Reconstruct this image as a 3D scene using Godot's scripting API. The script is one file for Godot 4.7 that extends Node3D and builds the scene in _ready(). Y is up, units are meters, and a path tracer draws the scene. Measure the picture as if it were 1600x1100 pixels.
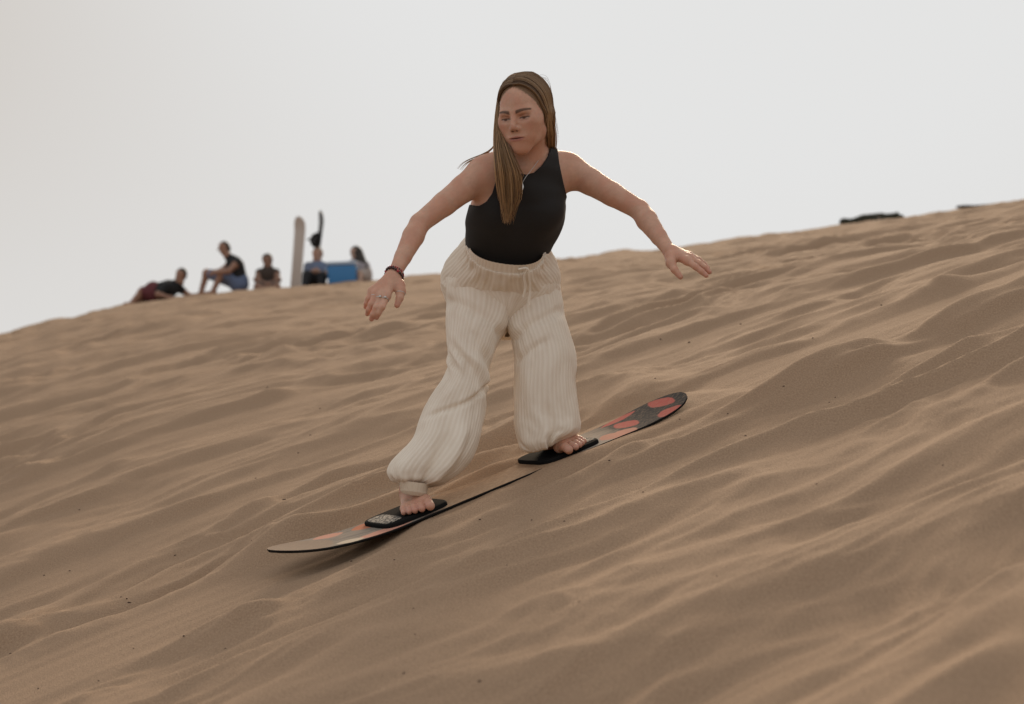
extends Node3D

# ------------------------------------------------------------------ camera model
const F := 2829.0            # focal length in photo pixels (1600 x 1100)
const PITCH := 4.0
var cam_basis := Basis(Vector3.RIGHT, deg_to_rad(PITCH))
var cam_inv := cam_basis.inverse()

func P(px: float, py: float, d: float) -> Vector3:
	return cam_basis * Vector3((px - 800.0) / F * d, (550.0 - py) / F * d, -d)

func proj(p: Vector3) -> Vector2:
	var q := cam_inv * p
	return Vector2(800.0 - q.x / q.z * F, 550.0 + q.y / q.z * F)

# ------------------------------------------------------------------ node helpers
var used := {}
func numbered(n: String) -> String:
	if not used.has(n):
		used[n] = 0
		return n
	used[n] += 1
	return "%s_%03d" % [n, used[n]]

func tag(o: Node, label: String, category: String, group := "") -> void:
	o.set_meta("label", label)
	o.set_meta("category", category)
	if group != "":
		o.set_meta("group", group)

func thing(called: String, at: Vector3, label: String, category: String, group := "") -> Node3D:
	var o := Node3D.new()
	o.name = numbered(called)
	o.position = at
	add_child(o)
	tag(o, label, category, group)
	return o

# mesh given in world coordinates, put under a thing whose only transform is its position
func part(called: String, mesh: Mesh, m: Material, parent: Node3D, at := Vector3.ZERO) -> MeshInstance3D:
	var o := MeshInstance3D.new()
	o.name = called
	o.mesh = mesh
	o.material_override = m
	parent.add_child(o, true)
	var up := parent
	var off := at
	while up != self:
		off -= up.position
		up = up.get_parent()
	o.position = off
	return o

func lin(r: float, g: float, b: float) -> Color:
	return Color(r, g, b).linear_to_srgb()

func mat(c: Color, rough := 0.8) -> StandardMaterial3D:
	var m := StandardMaterial3D.new()
	m.albedo_color = c
	m.roughness = rough
	return m

func noise(sd: int, freq: float, octaves := 3) -> FastNoiseLite:
	var n := FastNoiseLite.new()
	n.seed = sd
	n.frequency = freq
	n.noise_type = FastNoiseLite.TYPE_SIMPLEX_SMOOTH
	n.fractal_type = FastNoiseLite.FRACTAL_FBM if octaves > 1 else FastNoiseLite.FRACTAL_NONE
	n.fractal_octaves = octaves
	return n

func sstep(a: float, b: float, x: float) -> float:
	var t := clampf((x - a) / (b - a), 0.0, 1.0)
	return t * t * (3.0 - 2.0 * t)

# ------------------------------------------------------------------ mesh helpers
func commit(v: PackedVector3Array, n: PackedVector3Array, idx: PackedInt32Array, col := PackedColorArray(), uv := PackedVector2Array()) -> ArrayMesh:
	var a := []
	a.resize(Mesh.ARRAY_MAX)
	a[Mesh.ARRAY_VERTEX] = v
	a[Mesh.ARRAY_NORMAL] = n
	a[Mesh.ARRAY_INDEX] = idx
	if col.size():
		a[Mesh.ARRAY_COLOR] = col
	if uv.size():
		a[Mesh.ARRAY_TEX_UV] = uv
	var m := ArrayMesh.new()
	m.add_surface_from_arrays(Mesh.PRIMITIVE_TRIANGLES, a)
	return m

class Soup:
	var v := PackedVector3Array()
	var n := PackedVector3Array()
	var c := PackedColorArray()
	var uv := PackedVector2Array()
	var i := PackedInt32Array()

# rows x cols grid of points, appended with smooth normals; out = a point the normals face away from (or towards with flip)
func grid(s: Soup, pts: PackedVector3Array, rows: int, cols: int, wrap: bool, flip := false, col := PackedColorArray(), uv := PackedVector2Array()) -> void:
	var base := s.v.size()
	var nn := PackedVector3Array()
	nn.resize(rows * cols)
	var cc := cols if wrap else cols - 1
	for r in rows - 1:
		for c in cc:
			var a := r * cols + c
			var b := r * cols + (c + 1) % cols
			var d := a + cols
			var e := b + cols
			var fn := (pts[e] - pts[a]).cross(pts[d] - pts[b])
			if flip:
				fn = -fn
			nn[a] += fn
			nn[b] += fn
			nn[d] += fn
			nn[e] += fn
			if flip:
				s.i.append_array([base + a, base + b, base + e, base + a, base + e, base + d])
			else:
				s.i.append_array([base + a, base + e, base + b, base + a, base + d, base + e])
	for k in nn.size():
		nn[k] = nn[k].normalized()
	s.v.append_array(pts)
	s.n.append_array(nn)
	if col.size():
		s.c.append_array(col)
	if uv.size():
		s.uv.append_array(uv)

func soup_mesh(s: Soup) -> ArrayMesh:
	return commit(s.v, s.n, s.i, s.c, s.uv)

func catmull(p: PackedVector3Array, t: float) -> Vector3:
	var m := p.size() - 1
	var x := clampf(t, 0.0, 1.0) * m
	var k := mini(int(x), m - 1)
	var f := x - k
	return p[k].cubic_interpolate(p[k + 1], p[maxi(k - 1, 0)], p[mini(k + 2, m)], f)

func tube(s: Soup, path: PackedVector3Array, radii: PackedFloat32Array, sides: int, samples: int, color := Color.WHITE, flat := 1.0) -> void:
	var pts := PackedVector3Array()
	var col := PackedColorArray()
	var side := Vector3.ZERO
	for k in samples + 1:
		var t := float(k) / samples
		var c := catmull(path, t)
		var tan := (catmull(path, minf(t + 0.02, 1.0)) - catmull(path, maxf(t - 0.02, 0.0))).normalized()
		if side == Vector3.ZERO:
			side = tan.cross(Vector3(0.13, 0.2, 1.0)).normalized()
		side = (side - tan * side.dot(tan)).normalized()
		var up := tan.cross(side)
		var x := t * (radii.size() - 1)
		var q := mini(int(x), radii.size() - 2)
		var r := lerpf(radii[q], radii[q + 1], x - q)
		for j in sides:
			var a := TAU * j / sides
			pts.append(c + side * cos(a) * r + up * sin(a) * r * flat)
			col.append(color)
	grid(s, pts, samples + 1, sides, true, true, col)

func ball(s: Soup, c: Vector3, r: float, color := Color.WHITE, n := 8) -> void:
	var pts := PackedVector3Array()
	var col := PackedColorArray()
	for k in n + 1:
		var a := PI * k / n
		for j in n:
			var b := TAU * j / n
			pts.append(c + Vector3(sin(a) * cos(b), cos(a), sin(a) * sin(b)) * r)
			col.append(color)
	grid(s, pts, n + 1, n, true, true, col)

# ------------------------------------------------------------------ signed distance fields and surface nets
class Prim:
	var a: Vector3
	var ab: Vector3
	var il: float
	var ra: float
	var dr: float
	var k: float
	var c: Vector3
	var r2: float
	var kind := 0          # 0 tapered capsule, 1 ellipsoid, 2 flattened capsule
	var cut := false
	var bi: Basis
	var rad: Vector3
	var z: Vector3
	var s: float

class Field:
	var prims: Array[Prim] = []
	var grow := 0.0
	var poly := PackedVector2Array()
	var owner_node
	var dips := []
	func cone(a: Vector3, b: Vector3, ra: float, rb: float, k := 0.02, cut := false) -> Prim:
		var p := Prim.new()
		p.a = a
		p.ab = b - a
		p.il = 1.0 / maxf(p.ab.length_squared(), 1e-9)
		p.ra = ra
		p.dr = rb - ra
		p.k = k
		p.c = (a + b) * 0.5
		p.r2 = pow(p.ab.length() * 0.5 + maxf(ra, rb) + k + 0.025, 2.0)
		p.cut = cut
		prims.append(p)
		return p
	func flatcone(a: Vector3, b: Vector3, ra: float, rb: float, z: Vector3, s: float, k := 0.02) -> void:
		var p := cone(a, b, ra, rb, k)
		p.kind = 2
		p.z = z
		p.s = s - 1.0
		p.ab += z * p.ab.dot(z) * p.s
		p.il = 1.0 / p.ab.length_squared()
	func ellipsoid(c: Vector3, r: Vector3, b: Basis, k := 0.02, cut := false) -> void:
		var p := Prim.new()
		p.kind = 1
		p.a = c
		p.c = c
		p.rad = r
		p.bi = b.inverse()
		p.k = k
		p.r2 = pow(maxf(r.x, maxf(r.y, r.z)) + k + 0.025, 2.0)
		p.cut = cut
		prims.append(p)
	func at(w: Vector3) -> float:
		var d := 0.06
		for p: Prim in prims:
			var o := w - p.c
			if o.length_squared() > p.r2:
				continue
			var e: float
			o = w - p.a
			if p.kind == 1:
				o = p.bi * o
				var q := o / p.rad
				var k0 := q.length()
				var k1 := (q / p.rad).length()
				e = k0 * (k0 - 1.0) / maxf(k1, 1e-6)
			else:
				if p.kind == 2:
					o += p.z * (o.dot(p.z) * p.s)
				var t := clampf(o.dot(p.ab) * p.il, 0.0, 1.0)
				e = (o - p.ab * t).length() - (p.ra + p.dr * t)
				if p.kind == 2:
					e *= 0.8
			if p.cut:
				var h2 := maxf(p.k - absf(-e - d), 0.0) / p.k
				d = maxf(d, -e) + h2 * h2 * p.k * 0.25
			else:
				var h := maxf(p.k - absf(e - d), 0.0) / p.k
				d = minf(d, e) - h * h * p.k * 0.25
		d -= grow
		for q in dips:
			var l: float = w.distance_squared_to(q[0])
			if l < q[2]:
				d += 0.0006 * clampf((q[1] + 0.016 - sqrt(l)) / 0.014, 0.0, 1.0)
		if poly.size():
			d -= 0.0035 * owner_node.skin_noise.get_noise_3d(w.x * 3.5 + w.y * 2.0, w.y * 13.0, w.z * 3.0)
			var f: float = owner_node.poly_dist(owner_node.proj(w), poly) * 0.00186
			d = maxf(d, f)
		return d

func poly_dist(p: Vector2, v: PackedVector2Array) -> float:
	var d := INF
	var s := 1.0
	var n := v.size()
	var j := n - 1
	for i in n:
		var e := v[j] - v[i]
		var w := p - v[i]
		var b := w - e * clampf(w.dot(e) / e.length_squared(), 0.0, 1.0)
		d = minf(d, b.length_squared())
		var c1 := p.y >= v[i].y
		var c2 := p.y < v[j].y
		var c3 := e.x * w.y > e.y * w.x
		if (c1 and c2 and c3) or (not c1 and not c2 and not c3):
			s = -s
		j = i
	return s * sqrt(d)

const OFF := 1 << 19
func key(x: int, y: int, z: int) -> int:
	return (x + OFF) | ((y + OFF) << 20) | ((z + OFF) << 40)

const SX: int = 1
const SY: int = 1 << 20
const SZ: int = 1 << 40

# keep / drop: arrays of [centre, radius]; color: Callable(Vector3) -> Color or null
func nets(f: Field, seeds: Array, h: float, s: Soup, color = null, keep := [], drop := []) -> void:
	var val := {}
	var cell := {}
	var stack: Array[int] = []
	for sd: Vector3 in seeds:
		# march outwards from an inside point to the surface
		var q := sd
		for st in 400:
			if f.at(q + Vector3(0, 0, h)) > 0.0:
				break
			q.z += h
		for dz in range(-1, 2):
			stack.append(key(floori(q.x / h), floori(q.y / h), floori(q.z / h) + dz))
	var base := s.v.size()
	var cs := [0, SX, SY, SX + SY, SZ, SX + SZ, SY + SZ, SX + SY + SZ]
	var co: Array[Vector3] = [Vector3(0, 0, 0), Vector3(1, 0, 0), Vector3(0, 1, 0), Vector3(1, 1, 0), Vector3(0, 0, 1), Vector3(1, 0, 1), Vector3(0, 1, 1), Vector3(1, 1, 1)]
	var edges := [0, 1, 2, 3, 4, 5, 6, 7, 0, 2, 1, 3, 4, 6, 5, 7, 0, 4, 1, 5, 2, 6, 3, 7]
	var v := PackedFloat32Array()
	v.resize(8)
	var mask := (1 << 20) - 1
	while stack.size():
		var ck: int = stack.pop_back()
		if cell.has(ck):
			continue
		var o := Vector3(((ck & mask) - OFF), (((ck >> 20) & mask) - OFF), (((ck >> 40) & mask) - OFF))
		var mid := (o + Vector3(0.5, 0.5, 0.5)) * h
		var okay := keep.is_empty()
		for kk in keep:
			if mid.distance_squared_to(kk[0]) < kk[1] * kk[1]:
				okay = true
		for kk in drop:
			if mid.distance_squared_to(kk[0]) < kk[1] * kk[1]:
				okay = false
		if not okay:
			cell[ck] = -1
			continue
		var neg := 0
		for j in 8:
			var vk: int = ck + cs[j]
			var x = val.get(vk)
			if x == null:
				x = f.at((o + co[j]) * h)
				val[vk] = x
			v[j] = x
			if v[j] < 0.0:
				neg += 1
		if neg == 0 or neg == 8:
			cell[ck] = -1
			continue
		var sum := Vector3.ZERO
		var cnt := 0
		for e in range(0, 24, 2):
			var a: int = edges[e]
			var b: int = edges[e + 1]
			if (v[a] < 0.0) != (v[b] < 0.0):
				sum += co[a].lerp(co[b], v[a] / (v[a] - v[b]))
				cnt += 1
		var p := (o + sum / cnt) * h
		cell[ck] = s.v.size()
		s.v.append(p)
		s.n.append(Vector3(v[1] + v[3] + v[5] + v[7] - v[0] - v[2] - v[4] - v[6], v[2] + v[3] + v[6] + v[7] - v[0] - v[1] - v[4] - v[5], v[4] + v[5] + v[6] + v[7] - v[0] - v[1] - v[2] - v[3]).normalized())
		if color != null:
			s.c.append(color.call(p))
		# neighbours through faces that the surface crosses
		if _mixed(v[1], v[3], v[5], v[7]): stack.append(ck + SX)
		if _mixed(v[0], v[2], v[4], v[6]): stack.append(ck - SX)
		if _mixed(v[2], v[3], v[6], v[7]): stack.append(ck + SY)
		if _mixed(v[0], v[1], v[4], v[5]): stack.append(ck - SY)
		if _mixed(v[4], v[5], v[6], v[7]): stack.append(ck + SZ)
		if _mixed(v[0], v[1], v[2], v[3]): stack.append(ck - SZ)
	for ck: int in cell:
		if cell[ck] < 0:
			continue
		var v0: float = val[ck]
		for ax in 3:
			var stp: int = [SX, SY, SZ][ax]
			var v1: float = val[ck + stp]
			if (v0 < 0.0) == (v1 < 0.0):
				continue
			var u: int = [SY, SZ, SX][ax]
			var w: int = [SZ, SX, SY][ax]
			var a: int = cell[ck]
			var b: int = cell.get(ck - u, -1)
			var c: int = cell.get(ck - u - w, -1)
			var d: int = cell.get(ck - w, -1)
			if b < 0 or c < 0 or d < 0:
				continue
			if v0 < 0.0:
				s.i.append_array([a, c, b, a, d, c])
			else:
				s.i.append_array([a, b, c, a, c, d])

func _mixed(a: float, b: float, c: float, d: float) -> bool:
	return not ((a < 0.0) == (b < 0.0) and (b < 0.0) == (c < 0.0) and (c < 0.0) == (d < 0.0))

# ------------------------------------------------------------------ terrain
const NEAR := 5.3
const FARZ := 30.0
var crest_x := PackedFloat32Array()
var crest_y := PackedFloat32Array()
const CREST := [-500, 600, -200, 560, 0, 524, 50, 512, 100, 499, 150, 489, 200, 477, 250, 470, 300, 463, 390, 455, 450, 450, 520, 445, 580, 440, 680, 432, 760, 424, 850, 412, 900, 406, 990, 394, 1040, 393, 1100, 384, 1200, 371, 1260, 364, 1310, 353, 1400, 344, 1500, 330, 1600, 316, 1800, 290, 2100, 262]

func crest(x: float) -> float:
	var n := crest_x.size()
	if x <= crest_x[0]:
		return crest_y[0] + (x - crest_x[0]) * 0.05
	if x >= crest_x[n - 1]:
		return crest_y[n - 1] + (x - crest_x[n - 1]) * 0.05
	var k := crest_x.bsearch(x) - 1
	k = clampi(k, 0, n - 2)
	return lerpf(crest_y[k], crest_y[k + 1], sstep(0, 1, (x - crest_x[k]) / (crest_x[k + 1] - crest_x[k])) * 0.5 + 0.5 * (x - crest_x[k]) / (crest_x[k + 1] - crest_x[k]))

const GL := 0.31
const GD := 0.20
const YB := 0.025
func Hm(x: float, z: float) -> float:
	var t := -z
	if t <= NEAR:
		var near := YB + GL * 14.0 * tanh(x / 14.0)
		if t < -12.0:
			return near + GD * (-12.0 - NEAR) + GD * 6.0 * (exp((t + 12.0) / 6.0) - 1.0)
		return near + GD * (t - NEAR)
	# beyond the rider the slope eases: its angle of sight climbs to the crest and levels off there
	var c := x / t
	var e0 := (YB + GL * 14.0 * tanh(c * NEAR / 14.0)) / NEAR
	var b := GD * NEAR - YB
	var e1 := crest(c * FARZ) / FARZ
	if t >= FARZ:
		var q := t - FARZ
		var y := e1 * FARZ
		if q < 9.0:
			return y + e1 * q - 0.032 * q * q
		var e := y + e1 * 9.0 - 0.032 * 81.0
		return e - 5.0 * (1.0 - exp(-(q - 9.0) * (0.576 - e1) / 5.0))
	var s0 := 1.0 / NEAR
	var s1 := 1.0 / FARZ
	var w := s0 - s1
	var u := (s0 - 1.0 / t) / w
	var u2 := u * u
	var u3 := u2 * u
	return t * (e0 * (2 * u3 - 3 * u2 + 1) + b * w * (u3 - 2 * u2 + u) + e1 * (3 * u2 - 2 * u3) + 0.12 * w * (u3 - u2))

func G(px: float, py: float, up := 0.0) -> Vector3:
	var lo := 2.0
	var hi := 29.0
	for k in 40:
		var d := (lo + hi) * 0.5
		var p := P(px, py, d)
		if p.y - Hm(p.x, p.z) - up > 0.0:
			lo = d
		else:
			hi = d
	return P(px, py, (lo + hi) * 0.5)

var track_o: Vector3
var track_e: Vector2      # plan direction, nose to tail
var board_len: float
var nz := []
func detail(x: float, z: float) -> float:
	var rx := x - track_o.x
	var rz := z - track_o.z
	var u := rx * track_e.x + rz * track_e.y
	var v := -rx * track_e.y + rz * track_e.x       # + towards the camera
	var far := sstep(6.0, 20.0, -z)
	var us := 0.58 * u + 0.42 * 0.6 * log(1.0 + exp(clampf((u - 0.7) / 0.6, -20.0, 20.0)))   # longer streaks down the run-out
	# wind-worn hummocks and old steps, drawn out along the slope
	var wu: float = nz[0].get_noise_2d(u * 0.8, v * 0.8) * 0.45
	var wv: float = nz[0].get_noise_2d(u * 0.8 + 71.0, v * 0.8 - 33.0) * 0.3
	var a: float = nz[1].get_noise_2d((us + wu * 0.6) * 0.66, (v + wv * 0.7) * 1.3)
	var b: float = nz[2].get_noise_2d((us + wu * 0.6) * 1.35 + 9.0, (v + wv * 0.7) * 2.9)
	var r1 := 1.0 - sqrt(a * a + 0.0012) * 2.2
	var r2 := 1.0 - sqrt(b * b + 0.003) * 2.2
	var patch := 0.55 + 0.9 * clampf(nz[3].get_noise_2d(x * 0.35, z * 0.35) + 0.25, 0.0, 1.0)
	var h: float = (r1 * 0.043 + r2 * 0.013) * patch * (1.0 - 0.35 * far)
	h += nz[3].get_noise_2d(us * 0.5, v * 0.9) * 0.035
	var pit: float = nz[4].get_noise_2d((u + wu * 0.6) * 0.85, (v + wv * 0.6) * 1.25)
	h -= 0.068 * patch * sstep(-0.4, -0.95, pit)
	h += nz[5].get_noise_2d(u * 2.2, v * 7.0) * 0.0035
	h += nz[5].get_noise_2d(u * 0.16 + 31.0, v * 4.5) * 0.007 * clampf(0.5 + 1.4 * nz[3].get_noise_2d(u * 0.3 - 50.0, v * 0.5), 0.0, 1.0)
	h += far * (nz[1].get_noise_2d(x * 0.55 + 40.0, z * 0.3) * 0.07)
	# tracks slid by boards: pressed, smoothed lanes with low berms and fine scratches
	var lanes := [[0.0, 0.25, 1.0], [0.62, 0.11, 0.6], [-1.25, 0.16, 0.7], [-3.1, 0.2, 0.7], [-6.5, 0.3, 0.7]]
	for l in lanes:
		var q: float = absf(v - l[0] - 0.03 * nz[3].get_noise_1d(u * 0.4 + l[0] * 13.0))
		if q > l[1] * 2.6:
			continue
		var w: float = (1.0 - sstep(l[1] * 0.75, l[1] * 1.5, q)) * l[2]
		h = lerpf(h, -0.02 + 0.0035 * nz[5].get_noise_2d(u * 0.5, v * 16.0), w * 0.94)
		h += 0.03 * l[2] * exp(-pow((q - l[1] * 1.35) / (l[1] * 0.32), 2.0)) * (0.5 + nz[5].get_noise_2d(u * 1.4, l[0] * 5.0))
	# sand slid over the middle of the deck and heaped along its edges
	if u > 0.0 and u < board_len + 0.2 and absf(v) < 0.45:
		var su := u / board_len
		h = lerpf(h, 0.004 + 0.004 * nz[5].get_noise_2d(u * 6.0, v * 9.0), sstep(0.16, 0.3, su) * (1.0 - sstep(1.0, 1.1, su)) * (1.0 - sstep(0.16, 0.3, absf(v))))
		h += 0.014 * exp(-pow((su - 0.6) / 0.09, 2.0) - pow((v - 0.16) / 0.07, 2.0))
		h += 0.024 * exp(-pow((su - 0.5) / 0.12, 2.0) - pow((v + 0.13) / 0.06, 2.0))
		h += 0.012 * exp(-pow((su - 0.85) / 0.16, 2.0) - pow((v - 0.2) / 0.07, 2.0))
		h -= 0.012 * bump(su, 0.12, 0.1) * bump(v, 0.0, 0.14)
	return h

func H(x: float, z: float) -> float:
	return Hm(x, z) + detail(x, z)

func build_dune(m: Material) -> void:
	var angs := PackedFloat32Array()
	var a := -PI
	while a < PI - 0.001:
		angs.append(a)
		var q := absf(a)
		if q < 0.33:
			a += 0.00088
		elif q < 0.5:
			a += 0.003
		else:
			a += 0.03
	var rad := PackedFloat32Array()
	var r := 0.4
	while r < 700.0:
		rad.append(r)
		if r < 3.5:
			r *= 1.06
		elif r < 12.0:
			r *= 1.0028
		elif r < 38.0:
			r *= 1.0045
		else:
			r *= 1.08
	var nc := angs.size()
	var nr := rad.size()
	var pts := PackedVector3Array()
	pts.resize(nc * nr)
	var k := 0
	for rr in rad:
		for aa in angs:
			var x := sin(aa) * rr
			var z := 1.4 - cos(aa) * rr
			var y := Hm(x, z)
			if rr < 60.0:
				y += detail(x, z)
			pts[k] = Vector3(x, y, z)
			k += 1
	# normals and faces
	var nn := PackedVector3Array()
	nn.resize(nc * nr)
	var idx := PackedInt32Array()
	idx.resize((nr - 1) * nc * 6)
	var w := 0
	for i in nr:
		var i0 := maxi(i - 1, 0) * nc
		var i1 := mini(i + 1, nr - 1) * nc
		for j in nc:
			var jn := j + 1 if j + 1 < nc else 0
			var jp := j - 1 if j > 0 else nc - 1
			nn[i * nc + j] = (pts[i * nc + jn] - pts[i * nc + jp]).cross(pts[i1 + j] - pts[i0 + j]).normalized()
			if i + 1 < nr:
				var p0 := i * nc + j
				var p1 := i * nc + jn
				idx[w] = p0
				idx[w + 1] = p0 + nc
				idx[w + 2] = p1 + nc
				idx[w + 3] = p0
				idx[w + 4] = p1 + nc
				idx[w + 5] = p1
				w += 6
	var o := MeshInstance3D.new()
	o.name = "sand_dune"
	o.mesh = commit(pts, nn, idx)
	o.material_override = m
	o.set_meta("kind", "structure")
	o.set_meta("label", "brown dune of wind-worn sand rising to the crest")
	add_child(o)
	print("dune ", nc, " x ", nr)

func noise_image(sd: int, freq: float, octaves: int, size: int, lo: Color, hi: Color, contrast := 1.0) -> Image:
	var g := noise(sd, freq, octaves).get_seamless_image(size, size)
	g.convert(Image.FORMAT_RGB8)
	for y in size:
		for x in size:
			var t := clampf((g.get_pixel(x, y).r - 0.5) * contrast + 0.5, 0.0, 1.0)
			g.set_pixel(x, y, lo.lerp(hi, t))
	g.generate_mipmaps()
	return g

func sand_material() -> StandardMaterial3D:
	var m := StandardMaterial3D.new()
	m.albedo_color = lin(0.86, 0.86, 0.86)
	m.albedo_texture = ImageTexture.create_from_image(noise_image(5, 0.11, 4, 512, lin(0.318, 0.214, 0.139), lin(0.47, 0.325, 0.215), 1.7))
	m.uv1_triplanar = true
	m.uv1_world_triplanar = true
	m.uv1_scale = Vector3(2.6, 2.6, 2.6)
	var b := noise(8, 0.16, 4).get_seamless_image(512, 512)
	b.bump_map_to_normal_map(5.0)
	m.normal_enabled = true
	m.normal_texture = ImageTexture.create_from_image(b)
	m.normal_scale = 0.5
	m.roughness = 0.95
	m.metallic_specular = 0.25
	return m

# ------------------------------------------------------------------ the rider's board
var bA: Vector3
var bB: Vector3
var bE: Vector3
var bN: Vector3
var bW: Vector3

func board_pt(x: float, w: float, up: float) -> Vector3:     # x metres from the nose, w across (+ far side), up from the sand plane
	return bA + bE * x + bW * w + bN * up

func deck_image() -> Image:
	var W := 1024
	var Hh := 160
	var im := Image.create(W, Hh, false, Image.FORMAT_RGB8)
	var g1 := noise(31, 0.02, 4)
	var g2 := noise(32, 0.06, 3)
	var blobs := [  # u, v, ru, rv, colour index, tilt
		[0.06, 0.5, 0.07, 0.6, 3], [0.225, 0.24, 0.034, 0.2, 0], [0.215, 0.88, 0.07, 0.14, 1], [0.14, 0.88, 0.03, 0.13, 4], [0.262, 0.66, 0.036, 0.2, 1], [0.145, 0.16, 0.034, 0.16, 1],
		[0.775, 0.8, 0.03, 0.24, 1], [0.802, 0.85, 0.028, 0.2, 1], [0.845, 0.5, 0.026, 0.26, 2], [0.915, 0.93, 0.032, 0.22, 2], [0.955, 0.4, 0.024, 0.3, 2], [0.87, 0.1, 0.05, 0.1, 2]]
	var tone := [Color(0.50, 0.17, 0.09), Color(0.56, 0.27, 0.2), Color(0.47, 0.11, 0.095), Color(0.25, 0.185, 0.14), Color(0.55, 0.47, 0.36)]
	for x in W:
		for y in Hh:
			var u := float(x) / W
			var v := 1.0 - float(y) / Hh
			var grain := g1.get_noise_2d(x * 0.35, y * 6.0)
			var fine := g2.get_noise_2d(x * 0.8, y * 9.0)
			var wob := g1.get_noise_2d(x * 1.6, y * 4.0) * 0.35
			var c := Color(0.25, 0.215, 0.18)
			var dark := Color(0.032, 0.034, 0.037)
			c = c.lerp(Color(0.12, 0.11, 0.105), clampf(grain * 1.6 + 0.1, 0.0, 0.85))
			c = c.lerp(dark, sstep(0.79, 0.83, u + wob * 0.04 + (v - 0.5) * 0.03))
			if u > 0.68 and u < 0.82:
				c = c.lerp(Color(0.4, 0.36, 0.31), 0.75 * sstep(0.66, 0.7, u) * (1.0 - sstep(0.74, 0.81, u + wob * 0.05)))
			for b in blobs:
				var du: float = absf(u - b[0]) / b[2]
				var dv: float = absf(v - b[1]) / b[3]
				var q := pow(du, 1.6) + pow(dv, 1.6) + wob * 0.35
				c = c.lerp(tone[b[4]], (1.0 - sstep(0.8, 1.0, q)) * 0.9)
			# sand lying on the middle of the deck in streaks
			var s := sstep(0.30, 0.38, u + fine * 0.05) * (1.0 - sstep(0.62, 0.70, u + fine * 0.06))
			var sand := Color(0.39, 0.27, 0.175).lerp(Color(0.2, 0.11, 0.055), clampf(fine * 2.6 + 0.35, 0.0, 1.0))
			c = c.lerp(sand, s * clampf(0.95 + grain * 0.5 - 0.8 * sstep(0.2, 0.0, v) , 0.0, 1.0))
			c = c.lerp(Color(0.4, 0.29, 0.2), clampf(fine * 1.3 - 0.12, 0.0, 0.5))
			im.set_pixel(x, y, c.linear_to_srgb())
	im.generate_mipmaps()
	return im

func board_half(x: float, L: float, w: float) -> float:
	var h := w * (1.0 - 0.07 * sin(PI * clampf(x / L, 0.0, 1.0)))
	var n := 0.13
	if x < n:
		h *= pow(maxf(1.0 - pow((n - x) / n, 2.1), 0.0), 0.6)
	if L - x < 0.15:
		h *= pow(maxf(1.0 - pow((0.15 - L + x) / 0.15, 2.2), 0.0), 0.55)
	return h

# board solid in its own frame: x along, y up, z across
func board_meshes(L: float, w: float, nose: float, tail: float, thick: float) -> Array:
	var top := Soup.new()
	var low := Soup.new()
	var rows := 90
	var cols := 9
	var pt := PackedVector3Array()
	var uv := PackedVector2Array()
	var ring := PackedVector3Array()
	for r in rows:
		var f := float(r) / (rows - 1)
		var x := L * (0.5 - 0.5 * cos(PI * f)) * 0.6 + L * f * 0.4
		var hw := maxf(board_half(x, L, w), 0.004)
		var y := 0.0
		if x < 0.36:
			y = nose * pow((0.36 - x) / 0.36, 2.0)
		if L - x < 0.26:
			y = tail * pow((0.26 - L + x) / 0.26, 2.0)
		for c in cols:
			var q := float(c) / (cols - 1) * 2.0 - 1.0
			pt.append(Vector3(x, y + thick, q * hw))
			uv.append(Vector2(x / L, 0.5 - 0.5 * q * hw / w))
		ring.append_array([Vector3(x, y + thick, -hw), Vector3(x, y + thick * 0.45, -hw - 0.002), Vector3(x, y, -hw + 0.003), Vector3(x, y, hw - 0.003), Vector3(x, y + thick * 0.45, hw + 0.002), Vector3(x, y + thick, hw)])
	grid(top, pt, rows, cols, false, false, PackedColorArray(), uv)
	grid(low, ring, rows, 6, false, false)
	# end caps of the base
	return [soup_mesh(top), soup_mesh(low)]

func pad_mesh(lx: float, lz: float, t: float) -> ArrayMesh:
	var s := Soup.new()
	var pts := PackedVector3Array()
	var n := 40
	for k in [[1.0, -0.002], [1.0, t * 0.6], [0.985, t * 0.9], [0.96, t], [0.5, t * 1.02], [0.0, t * 1.02]]:
		for j in n:
			var a := TAU * j / n
			var cx := signf(cos(a)) * pow(absf(cos(a)), 0.42)
			var cz := signf(sin(a)) * pow(absf(sin(a)), 0.42)
			pts.append(Vector3(cx * lx * 0.5 * k[0], k[1], cz * lz * 0.5 * k[0]))
	grid(s, pts, 6, n, true, false)
	return soup_mesh(s)

func dots_image() -> Image:
	var im := Image.create(256, 256, false, Image.FORMAT_RGB8)
	var n := FastNoiseLite.new()
	n.seed = 4
	n.noise_type = FastNoiseLite.TYPE_CELLULAR
	n.cellular_return_type = FastNoiseLite.RETURN_DISTANCE2_SUB
	n.frequency = 0.055
	for y in 256:
		for x in 256:
			var t := n.get_noise_2d(x, y)
			im.set_pixel(x, y, lin(0.02, 0.02, 0.02).lerp(lin(0.42, 0.37, 0.3), sstep(-0.78, -0.66, t)))
	im.generate_mipmaps()
	return im

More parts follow.
